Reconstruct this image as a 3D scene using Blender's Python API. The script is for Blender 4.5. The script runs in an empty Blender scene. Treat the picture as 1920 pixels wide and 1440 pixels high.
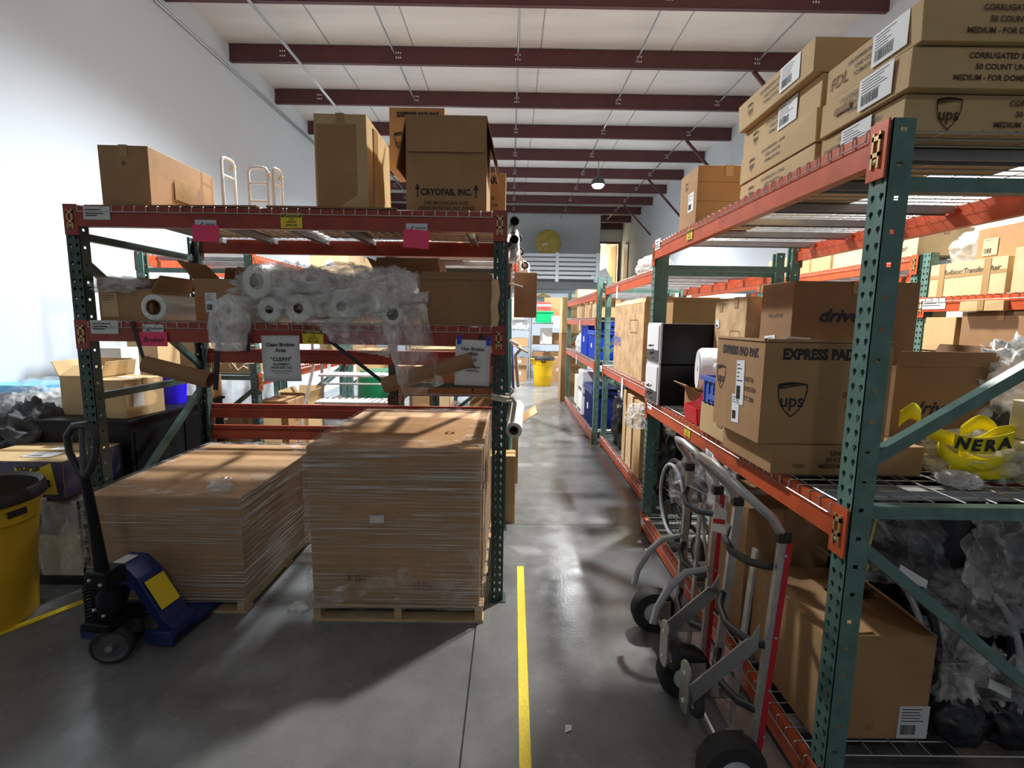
import bpy, bmesh, math, random
from mathutils import Vector, Matrix, noise, Euler
random.seed(7)
S = bpy.context.scene
COL = S.collection
R = math.radians
# ------------------------------------------------------------------ camera
cam_d = bpy.data.cameras.new('camera'); cam = bpy.data.objects.new('camera', cam_d); COL.objects.link(cam)
PITCH, YAW, ROLL, FPX = .1284, .0047, .0142, 915.5443
F = Vector((math.sin(YAW)*math.cos(PITCH), math.cos(YAW)*math.cos(PITCH), -math.sin(PITCH)))
X0 = Vector((math.cos(YAW), -math.sin(YAW), 0)); U0 = X0.cross(F)
X1 = X0*math.cos(ROLL) + U0*math.sin(ROLL); U1 = -X0*math.sin(ROLL) + U0*math.cos(ROLL)
M = Matrix((X1, U1, -F)).transposed().to_4x4(); M.translation = Vector((0, 0, 1.8053))
cam.matrix_world = M
cam_d.sensor_fit = 'HORIZONTAL'; cam_d.sensor_width = 36; cam_d.lens = 36*FPX/1920; cam_d.clip_start = .05; cam_d.clip_end = 100
S.camera = cam
# ------------------------------------------------------------------ world, exposure
S.view_settings.view_transform = 'Standard'; S.view_settings.look = 'None'; S.view_settings.gamma = 1
S.view_settings.use_curve_mapping = False; S.view_settings.exposure = 0.30
W = bpy.data.worlds.new('world'); S.world = W; W.use_nodes = True
W.node_tree.nodes['Background'].inputs[0].default_value = (.80, .86, 1, 1); W.node_tree.nodes['Background'].inputs[1].default_value = .15
LAMPS = [(-1.5, 5.5, 5.35, 1300, (.93, .97, 1)), (2.2, 5.1, 5.35, 1450, (1, .96, .90)),
         (2.2, 13.1, 5.3, 1700, (.96, .98, 1)), (-1.6, 12.4, 5.3, 1900, (.93, .97, 1)), (-.2, -2.6, 5.35, 50, (1, .96, .9)),  # the lamp behind the viewpoint is an added weak fill
         (4.3, 23.7, 5.5, 520, (1, .88, .66))]

# ------------------------------------------------------------------ materials
def mat(name, col, rough=.6, metal=0, noise_amt=0, nscale=20, col2=None, bump=0, bscale=60, spec=.5, stretch=None):
    m = bpy.data.materials.new(name); m.use_nodes = True; nt = m.node_tree; b = nt.nodes['Principled BSDF']
    b.inputs['Base Color'].default_value = (*col, 1); b.inputs['Roughness'].default_value = rough; b.inputs['Metallic'].default_value = metal
    b.inputs['Specular IOR Level'].default_value = spec
    tc = nt.nodes.new('ShaderNodeTexCoord'); mp = nt.nodes.new('ShaderNodeMapping'); nt.links.new(tc.outputs['Object'], mp.inputs[0])
    if stretch: mp.inputs['Scale'].default_value = stretch
    if noise_amt or col2:
        n = nt.nodes.new('ShaderNodeTexNoise'); n.inputs['Scale'].default_value = nscale; n.inputs['Detail'].default_value = 6
        nt.links.new(mp.outputs[0], n.inputs['Vector'])
        cr = nt.nodes.new('ShaderNodeValToRGB'); c2 = col2 or tuple(c*(1-noise_amt) for c in col)
        cr.color_ramp.elements[0].position = .35; cr.color_ramp.elements[1].position = .65
        cr.color_ramp.elements[0].color = (*c2, 1); cr.color_ramp.elements[1].color = (*col, 1)
        nt.links.new(n.outputs[0], cr.inputs[0]); nt.links.new(cr.outputs[0], b.inputs['Base Color'])
    if bump:
        n2 = nt.nodes.new('ShaderNodeTexNoise'); n2.inputs['Scale'].default_value = bscale; n2.inputs['Detail'].default_value = 4
        nt.links.new(mp.outputs[0], n2.inputs['Vector'])
        bp = nt.nodes.new('ShaderNodeBump'); bp.inputs['Strength'].default_value = bump; bp.inputs['Distance'].default_value = .01
        nt.links.new(n2.outputs[0], bp.inputs['Height']); nt.links.new(bp.outputs[0], b.inputs['Normal'])
    return m

def film(name, col=(.9, .9, .92), lo=.08, hi=.75, scale=3, stretch=(1, 1, 1), bump=.8, rough=.12, pos=(.42, .68), spec_only=.35):
    """clear plastic film: see-through with milky streaks and glossy wrinkles"""
    m = bpy.data.materials.new(name); m.use_nodes = True; nt = m.node_tree; nt.nodes.clear()
    N = nt.nodes.new; L = nt.links.new
    out = N('ShaderNodeOutputMaterial'); mix = N('ShaderNodeMixShader'); tr = N('ShaderNodeBsdfTransparent'); p = N('ShaderNodeBsdfPrincipled')
    p.inputs['Base Color'].default_value = (*col, 1); p.inputs['Roughness'].default_value = rough; p.inputs['Specular IOR Level'].default_value = .8
    tc = N('ShaderNodeTexCoord'); mp = N('ShaderNodeMapping'); mp.inputs['Scale'].default_value = stretch; L(tc.outputs['Object'], mp.inputs[0])
    n = N('ShaderNodeTexNoise'); n.inputs['Scale'].default_value = scale; n.inputs['Detail'].default_value = 7; n.inputs['Roughness'].default_value = .62; L(mp.outputs[0], n.inputs['Vector'])
    mr = N('ShaderNodeMapRange'); mr.inputs[1].default_value = pos[0]; mr.inputs[2].default_value = pos[1]; mr.inputs[3].default_value = lo; mr.inputs[4].default_value = hi
    L(n.outputs[0], mr.inputs[0]); L(mr.outputs[0], mix.inputs[0])
    bp = N('ShaderNodeBump'); bp.inputs['Strength'].default_value = bump; bp.inputs['Distance'].default_value = .012; L(n.outputs[0], bp.inputs['Height']); L(bp.outputs[0], p.inputs['Normal'])
    L(tr.outputs[0], mix.inputs[1]); L(p.outputs[0], mix.inputs[2]); L(mix.outputs[0], out.inputs[0])
    return m

def emis(name, col, s):
    m = bpy.data.materials.new(name); m.use_nodes = True; b = m.node_tree.nodes['Principled BSDF']
    b.inputs['Emission Color'].default_value = (*col, 1); b.inputs['Emission Strength'].default_value = s; b.inputs['Base Color'].default_value = (*col, 1)
    return m

def wrapfilm(name):
    """machine stretch wrap: slanting bundles of fine bright creases over clear film"""
    m = bpy.data.materials.new(name); m.use_nodes = True; nt = m.node_tree; nt.nodes.clear(); N = nt.nodes.new; L = nt.links.new
    out = N('ShaderNodeOutputMaterial'); mix = N('ShaderNodeMixShader'); tr = N('ShaderNodeBsdfTransparent'); p = N('ShaderNodeBsdfPrincipled')
    p.inputs['Base Color'].default_value = (.86, .80, .72, 1); p.inputs['Roughness'].default_value = .2; p.inputs['Specular IOR Level'].default_value = .8
    tc = N('ShaderNodeTexCoord')
    def tex(sc, rot, scale, det=6):
        mp = N('ShaderNodeMapping'); mp.inputs['Scale'].default_value = sc; mp.inputs['Rotation'].default_value = rot; L(tc.outputs['Object'], mp.inputs[0])
        n = N('ShaderNodeTexNoise'); n.inputs['Scale'].default_value = scale; n.inputs['Detail'].default_value = det; n.inputs['Roughness'].default_value = .6; L(mp.outputs[0], n.inputs['Vector']); return n.outputs[0]
    def rng(s, a, b, c, d):
        r = N('ShaderNodeMapRange'); r.inputs[1].default_value = a; r.inputs[2].default_value = b; r.inputs[3].default_value = c; r.inputs[4].default_value = d; L(s, r.inputs[0]); return r.outputs[0]
    def mul(a, b, op='MULTIPLY'):
        q = N('ShaderNodeMath'); q.operation = op; L(a, q.inputs[0]); L(b, q.inputs[1]); return q.outputs[0]
    s1 = rng(tex((.5, .5, 46), (0, R(5), 0), 2.6), .49, .64, 0, 1.0); s2 = rng(tex((.5, .5, 38), (R(4), R(-7), 0), 2.1), .51, .66, 0, .95)
    b1 = rng(tex((.6, .6, 3.2), (0, 0, 0), 1.4, 3), .38, .56, .08, 1); b2 = rng(tex((.5, .5, 2.6), (2, 1, 3), 1.2, 3), .45, .62, 0, 1)
    f = mul(mul(s1, b1), mul(s2, b2), 'ADD'); f2 = rng(tex((1, 1, 6), (0, 0, 0), 3), .4, .7, .03, .12); fa = N('ShaderNodeMath'); fa.operation = 'ADD'; fa.use_clamp = True; L(f, fa.inputs[0]); L(f2, fa.inputs[1])
    bp = N('ShaderNodeBump'); bp.inputs['Strength'].default_value = .8; bp.inputs['Distance'].default_value = .01; L(f, bp.inputs['Height']); L(bp.outputs[0], p.inputs['Normal'])
    L(fa.outputs[0], mix.inputs[0]); L(tr.outputs[0], mix.inputs[1]); L(p.outputs[0], mix.inputs[2]); L(mix.outputs[0], out.inputs[0]); return m

K = {}
K['kraft'] = mat('kraft_cardboard', (.40, .225, .098), .75, 0, .12, 6, bump=.12, bscale=25)
K['tan'] = mat('tan_cardboard', (.58, .40, .19), .75, 0, .10, 6, bump=.12, bscale=25)
K['pale'] = mat('pale_cardboard', (.68, .50, .28), .75, 0, .12, 7, bump=.15, bscale=30)
K['brown'] = mat('brown_cardboard', (.31, .17, .078), .78, 0, .12, 7, bump=.12, bscale=25)
K['worn'] = mat('worn_cardboard', (.62, .43, .23), .75, 0, 0, 9, col2=(.44, .28, .14), bump=.35, bscale=14)
INNER = mat('cardboard_inside', (.34, .205, .11), .85, 0, .1, 8)
EDGE = mat('torn_paper_edge', (.60, .45, .28), .9, 0, .3, 60)
TAPE = mat('packing_tape', (.42, .27, .12), .18, 0, .1, 20, bump=.15, bscale=30)
CLEARTAPE = film('clear_tape', (.85, .75, .55), .15, .6, 9, (1, 1, 6), .6, .1)
WHITE = mat('white_paper', (.78, .79, .80), .6)
PAPER = mat('old_white_paper', (.66, .67, .66), .7, 0, .08, 12)
INK = mat('black_ink', (.025, .022, .022), .7)
BROWNINK = mat('brown_ink', (.085, .045, .022), .8)
BLUEINK = mat('navy_ink', (.022, .02, .035), .7)
PINK = mat('pink_paper', (.85, .06, .16), .6)
YEL = mat('yellow_label', (.80, .62, .03), .5)
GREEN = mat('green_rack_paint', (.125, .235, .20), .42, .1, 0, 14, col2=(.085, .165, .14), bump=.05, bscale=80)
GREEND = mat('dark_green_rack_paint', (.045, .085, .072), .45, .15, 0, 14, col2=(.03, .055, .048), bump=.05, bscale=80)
ORANGE = mat('orange_beam_paint', (.62, .105, .03), .40, .1, 0, 9, col2=(.47, .075, .025))
RED = mat('rust_red_beam_paint', (.36, .055, .03), .42, .1, 0, 9, col2=(.26, .042, .024))
WIRE = mat('galvanised_wire', (.55, .55, .54), .35, .8)
CHAN = mat('galvanised_channel', (.42, .43, .45), .42, .7, .15, 12)
STEEL = mat('brushed_steel', (.55, .55, .55), .3, .9, .1, 30)
ALU = mat('scuffed_aluminium', (.62, .61, .58), .42, .75, .2, 25)
BRASS = mat('brass_clip', (.55, .42, .2), .4, .7)
BLACK = mat('black_plastic', (.018, .018, .02), .45)
RUBBER = mat('black_rubber', (.022, .022, .022), .75)
BLACKM = mat('black_metal', (.006, .006, .008), .4, spec=.2)
DGREY = mat('dark_grey_plastic', (.08, .08, .085), .5)
GREY = mat('grey_plastic', (.35, .36, .38), .5)
LGREY = mat('light_grey_plastic', (.62, .64, .66), .45)
WHITEP = mat('white_plastic', (.82, .83, .84), .4)
FOAM = mat('white_foam', (.86, .86, .87), .7, bump=.3, bscale=40)
IVORY = mat('ivory_plastic', (.75, .70, .55), .5)
CREAM = mat('cream_strap', (.60, .56, .45), .8, 0, .2, 40)
BLUE = mat('royal_blue_plastic', (.01, .06, .55), .35)
NAVY = mat('navy_blue_plastic', (.008, .018, .13), .4)
MBLUE = mat('bin_blue_plastic', (.06, .14, .50), .4)
JACK = mat('navy_jack_paint', (.018, .035, .16), .4, .1, .3, 20)
REDP = mat('red_bin_plastic', (.62, .01, .02), .3)
REDS = mat('red_strip', (.55, .015, .03), .35)
YBIN = mat('yellow_bin_plastic', (.86, .50, .0), .42, 0, .12, 5)
YBIN2 = mat('dull_yellow_bin_plastic', (.80, .50, .02), .5, 0, .15, 5)
YTAPE = mat('yellow_floor_tape', (.92, .72, .02), .5, 0, 0, 60, col2=(.75, .58, .03))
YSTRAP = mat('yellow_webbing', (.90, .74, .0), .5)
WOOD = mat('pallet_wood', (.58, .42, .24), .8, 0, .3, 12, stretch=(1, 8, 8))
CLOTH = mat('dark_grey_cloth', (.07, .07, .075), .8, bump=.5, bscale=20)
FILMW = wrapfilm('stretch_wrap')
FILMT = film('stretch_wrap_top', (.85, .80, .74), .02, .6, 7, (1, 1.6, 1), 1., .12, (.50, .75))
POLY = film('poly_bag', (.85, .87, .86), .28, .85, 6, (1, 1, 1), .8, .12, (.35, .65))
POLYC = film('clear_poly_sheet', (.92, .91, .89), .12, .72, 6, (1, 1, .5), 1., .10, (.42, .68))
POLYD = film('dusty_clear_bag', (.62, .62, .64), .10, .5, 9, (1, 1, 1), 1., .12, (.45, .75))
FROLL = mat('film_roll_side', (.78, .77, .70), .25, 0, .1, 30)
FEND = mat('film_roll_end', (.74, .75, .68), .4, 0, .12, 40)
CORE = mat('brown_core', (.20, .12, .07), .8)
GOLD = mat('gold_gong', (.55, .43, .10), .45, .3, .25, 6)
MAROON = mat('maroon_purlin_paint', (.105, .035, .036), .5, .1, .15, 4)
RAIL = mat('white_rail_paint', (.62, .66, .70), .45)
GLASSG = mat('mirror_glass', (.5, .55, .55), .1, .9)
WCF = mat('black_vinyl', (.014, .014, .018), .4, bump=.3, bscale=25)

# ------------------------------------------------------------------ mesh helpers
class MB:
    def __init__(s): s.v = []; s.f = []
    def add(s, vs, fs, m=None):
        o = len(s.v); s.v += [tuple(m @ Vector(p)) if m else tuple(p) for p in vs]; s.f += [tuple(i+o for i in q) for q in fs]; return s
    def box(s, x0, x1, y0, y1, z0, z1, m=None):
        return s.add([(x0,y0,z0),(x1,y0,z0),(x1,y1,z0),(x0,y1,z0),(x0,y0,z1),(x1,y0,z1),(x1,y1,z1),(x0,y1,z1)],
                     [(0,3,2,1),(4,5,6,7),(0,1,5,4),(1,2,6,5),(2,3,7,6),(3,0,4,7)], m)
    def bar(s, a, b, w=.02, h=None, up=(0,0,1)):
        a, b = Vector(a), Vector(b); h = h or w; d = (b-a); l = d.length; d.normalize(); u = Vector(up)
        if abs(d.dot(u)) > .99: u = Vector((0,1,0))
        x = d.cross(u).normalized(); z = x.cross(d); m = Matrix((x, d, z)).transposed().to_4x4(); m.translation = a
        return s.box(-w/2, w/2, 0, l, -h/2, h/2, m)
    def tube(s, pts, r, n=8, closed=False, caps=True):
        pts = [Vector(p) for p in pts]; k = len(pts); rr = r if isinstance(r, (list, tuple)) else [r]*k
        o = len(s.v); prev = None
        for i, p in enumerate(pts):
            t = (pts[(i+1) % k]-pts[i-1]) if closed else (pts[min(i+1, k-1)]-pts[max(i-1, 0)])
            t.normalize()
            if prev is None:
                a = Vector((0,0,1)) if abs(t.z) < .9 else Vector((1,0,0)); x = t.cross(a).normalized()
            else:
                x = (prev-t*prev.dot(t)).normalized()
            prev = x; y = t.cross(x)
            for j in range(n):
                q = 2*math.pi*j/n; s.v.append(tuple(p+(x*math.cos(q)+y*math.sin(q))*rr[i]))
        for i in range(k if closed else k-1):
            for j in range(n):
                a0 = o+i*n+j; a1 = o+i*n+(j+1) % n; b0 = o+((i+1) % k)*n+j; b1 = o+((i+1) % k)*n+(j+1) % n
                s.f.append((a0, a1, b1, b0))
        if not closed and caps:
            s.f.append(tuple(o+j for j in range(n))[::-1]); s.f.append(tuple(o+(k-1)*n+j for j in range(n)))
        return s
    def lathe(s, prof, n=24, m=None, close=False):
        """prof: list of (r, z) about local z"""
        vs = []; fs = []; k = len(prof)
        for (r, z) in prof:
            for j in range(n): q = 2*math.pi*j/n; vs.append((r*math.cos(q), r*math.sin(q), z))
        for i in range(k if close else k-1):
            for j in range(n): a = i*n+j; b = i*n+(j+1) % n; i2 = (i+1) % k; fs.append((a, b, i2*n+(j+1) % n, i2*n+j))
        return s.add(vs, fs, m)
    def prism(s, poly, t0, t1, m=None):
        """polygon in local xz plane extruded along y from t0 to t1"""
        n = len(poly); vs = [(x, t0, z) for x, z in poly]+[(x, t1, z) for x, z in poly]
        fs = [tuple(range(n)), tuple(range(2*n-1, n-1, -1))]+[(j, j+n, (j+1) % n+n, (j+1) % n) for j in range(n)]
        return s.add(vs, fs, m)
    def mesh(s, name, m, smooth=False):
        me = bpy.data.meshes.new(name); me.from_pydata(s.v, [], s.f); me.materials.append(m)
        bm = bmesh.new(); bm.from_mesh(me); bmesh.ops.recalc_face_normals(bm, faces=bm.faces); bm.to_mesh(me); bm.free()
        if smooth:
            me.shade_smooth()
            try: me.set_sharp_from_angle(angle=R(40))
            except Exception: pass
        return me
    def build(s, name, m, parent=None, smooth=False, bevel=0):
        o = bpy.data.objects.new(name, s.mesh(name, m, smooth)); COL.objects.link(o)
        if parent: o.parent = parent
        if bevel:
            b = o.modifiers.new('bevel', 'BEVEL'); b.width = bevel; b.segments = 2; b.limit_method = 'ANGLE'
        return o

def axis_m(p, d):
    """matrix whose local z runs along d, at p"""
    z = Vector(d).normalized(); a = Vector((0,0,1)) if abs(z.z) < .9 else Vector((1,0,0)); x = a.cross(z).normalized(); y = z.cross(x)
    m = Matrix((x, y, z)).transposed().to_4x4(); m.translation = Vector(p); return m
def tag(o, label, cat, group=None, kind=None):
    if label: o['label'] = label
    if cat: o['category'] = cat
    if group: o['group'] = group
    if kind: o['kind'] = kind
    return o
def thing(name, label, cat, loc=(0,0,0), rz=0, group=None):
    o = bpy.data.objects.new(name, None); COL.objects.link(o); o.empty_display_size = .1
    o.location = loc; o.rotation_euler = (0, 0, R(rz)); return tag(o, label, cat, group)
def struct(name, mb, m, parent=None):
    o = mb.build(name, m, parent)
    if not parent: o['kind'] = 'structure'
    return o
def dup(root, loc, rz=None, label=None, group=None):
    def cp(o, par):
        c = o.copy(); COL.objects.link(c); c.parent = par
        for ch in list(o.children): cp(ch, c)
        return c
    r = cp(root, None); r.location = loc
    if rz is not None: r.rotation_euler = (0, 0, R(rz))
    if label: r['label'] = label
    if group: r['group'] = group
    return r

# ------------------------------------------------------------------ faces of boxes, printing
PRINT_OFF = [0]
def face_m(face, w, d, h, u, v, off=.0012):
    """matrix of a printing plane (x right, y up, z outward) on a box centred on x,y with its base at z=0"""
    T = {'F': ((1,0,0), (0,0,1), (-w/2, -d/2, 0), w, h), 'B': ((-1,0,0), (0,0,1), (w/2, d/2, 0), w, h), 'R': ((0,1,0), (0,0,1), (w/2, -d/2, 0), d, h),
         'L': ((0,-1,0), (0,0,1), (-w/2, d/2, 0), d, h), 'T': ((1,0,0), (0,1,0), (-w/2, -d/2, h), w, d)}
    rx, up, o, W_, H_ = T[face]; rx, up, o = Vector(rx), Vector(up), Vector(o); n = rx.cross(up); off += PRINT_OFF[0] if face != 'T' else 0
    m = Matrix((rx, up, n)).transposed().to_4x4(); m.translation = o+rx*u*W_+up*v*H_+n*off; return m
_tc = {}
def text_mesh(s, size, bold=0, shear=0, align='CENTER', material=None, sx=1):
    key = (s, size, bold, shear, align, material.name, sx)
    if key not in _tc:
        c = bpy.data.curves.new('lettering', 'FONT'); c.body = s; c.size = size; c.offset = bold; c.shear = shear; c.align_x = align; c.align_y = 'CENTER'
        c.resolution_u = 2; o = bpy.data.objects.new('lettering', c); me = bpy.data.meshes.new_from_object(o); bpy.data.objects.remove(o)
        me.materials.clear(); me.materials.append(material)
        for vv in me.vertices: vv.co.x *= sx
        _tc[key] = me
    return _tc[key]
def put(parent, me, m, name):
    o = bpy.data.objects.new(name, me); COL.objects.link(o); o.parent = parent; o.matrix_local = m; return o
def text(parent, dims, face, u, v, s, size, material=None, bold=0, shear=0, rot=0, sx=1, align='CENTER', off=.0012, name='printed_text'):
    m = face_m(face, *dims, u, v, off) @ Matrix.Rotation(R(rot), 4, 'Z')
    return put(parent, text_mesh(s, size, bold, shear, align, material or BROWNINK, sx), m, name)
def ups_shield(parent, dims, face, u, v, size, material=None):
    """ring shield, solid crescent on top, lower-case letters"""
    material = material or BROWNINK
    if ('shield', size, material.name) not in _tc:
        def outl(k):
            pts = []
            for a in range(0, 9): x = -1+a/4; pts.append((x*k*.5, (.52+.07*(1-x*x))*k))
            for a in range(1, 9):
                t = a/8; pts.append((.5*k*(1-t**2.6), (.52-1.12*t**.9 if t < 1 else -.6)*k))
            left = [(-x, z) for x, z in pts[9:-1]][::-1]
            return pts+left
        A, B = outl(size), [(x, z) for x, z in outl(size*.90)]
        n = len(A); mb = MB(); mb.add([(x, z, 0) for x, z in A]+[(x, z, 0) for x, z in B], [(i, (i+1) % n, n+(i+1) % n, n+i) for i in range(n)])
        q = [(-.47, .36), (-.2, .47), (.12, .52), (.47, .50)]; tp = [(x*size, (.50+.07*(1-4*x*x))*size) for x in (-.47, -.2, .12, .47)]
        mb.add([(x*size, z*size, 0) for x, z in q]+[(x, z, 0) for x, z in tp], [(0, 1, 5, 4), (1, 2, 6, 5), (2, 3, 7, 6)])
        mb.add([(-.47*size, .36*size, 0), (-.30*size, .36*size, 0), (0, .44*size, 0), (.47*size, .50*size, 0), (0, .50*size, 0)], [(0, 1, 2, 3, 4)])
        me = mb.mesh('shield', material)
        _tc[('shield', size, material.name)] = me
    m = face_m(face, *dims, u, v)
    put(parent, _tc[('shield', size, material.name)], m, 'shield_logo')
    m2 = m @ Matrix.Translation((0, -.05*size, 0))
    put(parent, text_mesh('ups', size*.62, size*.012, 0, 'CENTER', material, .95), m2, 'shield_lettering')
def sticker(parent, dims, face, u, v, w, h, lines=5, bars=True, rot=0, material=None, name='shipping_label', seed=0):
    m = face_m(face, *dims, u, v, .002) @ Matrix.Rotation(R(rot), 4, 'Z')
    mb = MB(); mb.box(-w/2, w/2, -h/2, h/2, -.0008, .0004); o = mb.build(name, material or WHITE, parent); o.matrix_local = m
    rg = random.Random(seed); b = MB()
    if bars:
        x = -w*.4
        while x < w*.1:
            ww = w*rg.choice((.012, .02, .03)); b.box(x, x+ww, -h*.38, -h*.08, .0004, .0009); x += ww+w*rg.choice((.012, .02))
    for i in range(lines):
        z = h*.4-i*h*.09; b.box(-w*.42, -w*.42+w*rg.uniform(.3, .8), z-h*.012, z+h*.012, .0004, .0009)
    b.build('label_print', INK, o); return o

# ------------------------------------------------------------------ cartons
def carton(label, xr, yr, zr, rz=0, tone='kraft', open_=False, flaps=None, tape='x', group=None, cat='cardboard box', name='carton', warp=.002, seed=None):
    """xr, yr, zr: extents before turning about the centre. flaps: {'F': degrees from upright outward, ...}"""
    w, d, h = xr[1]-xr[0], yr[1]-yr[0], zr[1]-zr[0]; warp = min(warp, .004); PRINT_OFF[0] = 0 if open_ else warp*.8
    o = thing(name, label, cat, ((xr[0]+xr[1])/2, (yr[0]+yr[1])/2, zr[0]), rz, group); m = K[tone]
    rg = random.Random(seed if seed is not None else label)
    mb = MB(); t = .005
    if not open_:
        mb.box(-w/2, w/2, -d/2, d/2, 0, h)
        mb.v = [(x+rg.uniform(-warp, warp), y+rg.uniform(-warp, warp), z-(rg.uniform(0, warp) if z > 0 else 0)) for x, y, z in mb.v]
        mb.build('box_body', m, o, bevel=.003)
        if tape == 'x': MB().box(-w/2-.001, w/2+.001, -.025, .025, h-.004, h+.0015).build('tape_strip', TAPE, o); MB().box(-w/2-.0046, -w/2+.001, -.025, .025, h-.07, h+.0012).build('tape_end', TAPE, o); MB().box(w/2-.001, w/2+.0046, -.025, .025, h-.07, h+.0012).build('tape_end', TAPE, o)
        if tape == 'y': MB().box(-.025, .025, -d/2-.001, d/2+.001, h-.004, h+.0015).build('tape_strip', TAPE, o); MB().box(-.025, .025, -d/2-.0046, -d/2+.001, h-.07, h+.0012).build('tape_end', TAPE, o)
    else:
        mb.box(-w/2, w/2, -d/2, d/2, 0, t); mb.box(-w/2, w/2, -d/2, -d/2+t, t, h); mb.box(-w/2, w/2, d/2-t, d/2, t, h)
        mb.box(-w/2, -w/2+t, -d/2+t, d/2-t, t, h); mb.box(w/2-t, w/2, -d/2+t, d/2-t, t, h); mb.build('box_body', m, o)
        for k, a in (flaps or {}).items():
            ln = (d if k in 'FB' else w)*.48 if not isinstance(a, tuple) else a[1]; a = a[0] if isinstance(a, tuple) else a
            ww = (w if k in 'FB' else d); f = MB()
            f.add([(-ww/2, -t, 0), (ww/2, -t, 0), (ww/2, 0, 0), (-ww/2, 0, 0), (-ww/2+.012, -t, ln), (ww/2-.012, -t, ln), (ww/2-.012, 0, ln), (-ww/2+.012, 0, ln)],
                  [(0,3,2,1),(4,5,6,7),(0,1,5,4),(1,2,6,5),(2,3,7,6),(3,0,4,7)])
            fo = f.build('flap', m, o)
            ang = {'F': 0, 'R': 90, 'B': 180, 'L': -90}[k]; pos = {'F': (0, -d/2, h), 'B': (0, d/2, h), 'R': (w/2, 0, h), 'L': (-w/2, 0, h)}[k]
            fo.matrix_local = Matrix.Translation(pos) @ Matrix.Rotation(R(ang), 4, 'Z') @ Matrix.Rotation(R(a), 4, 'X')
    return o, (w, d, h)

def crumple(name, c, r, m, seed=0, sub=4, amp=.25, freq=2.5, parent=None, squash=0, sharp=True, rz=0):
    bm = bmesh.new(); bmesh.ops.create_icosphere(bm, subdivisions=sub, radius=1)
    for v in bm.verts:
        n = noise.noise(v.co*freq+Vector((seed*7.3, 0, 0))); n2 = noise.noise(v.co*freq*2.7+Vector((0, seed*3.1, 0)))
        k = 1+amp*(1-2*abs(n)*1.6 if sharp else n)+amp*.5*(abs(n2)*2-.4)
        v.co *= k
        if v.co.z < -.72: v.co.z = -.72
        v.co = Vector((v.co.x*r[0], v.co.y*r[1], (v.co.z+.72)*r[2]))
    me = bpy.data.meshes.new(name); bm.to_mesh(me); bm.free(); me.materials.append(m); me.shade_smooth()
    o = bpy.data.objects.new(name, me); COL.objects.link(o); o.location = c; o.rotation_euler = (0, 0, R(rz))
    if parent: o.parent = parent
    return o
def sheet(name, p, m, nu=24, nv=30, amp=.02, seed=1, freq=9, parent=None):
    """a crinkled hanging sheet over four corners p (tl, tr, br, bl)"""
    p = [Vector(q) for q in p]; mb = MB(); nrm = (p[1]-p[0]).cross(p[3]-p[0]).normalized()
    for j in range(nv+1):
        for i in range(nu+1):
            u, v = i/nu, j/nv; q = p[0].lerp(p[1], u).lerp(p[3].lerp(p[2], u), v)
            a = noise.noise(Vector((u*freq*.8, v*freq*.5, seed)))+.5*noise.noise(Vector((u*freq*2.2, v*freq*1.4, seed+5)))
            q += nrm*amp*a*2; q += (p[1]-p[0])*.05*noise.noise(Vector((v*5, seed, i*.1)))
            mb.v.append(tuple(q))
    for j in range(nv):
        for i in range(nu): a = j*(nu+1)+i; mb.f.append((a, a+1, a+nu+2, a+nu+1))
    return mb.build(name, m, parent, smooth=True)
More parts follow.
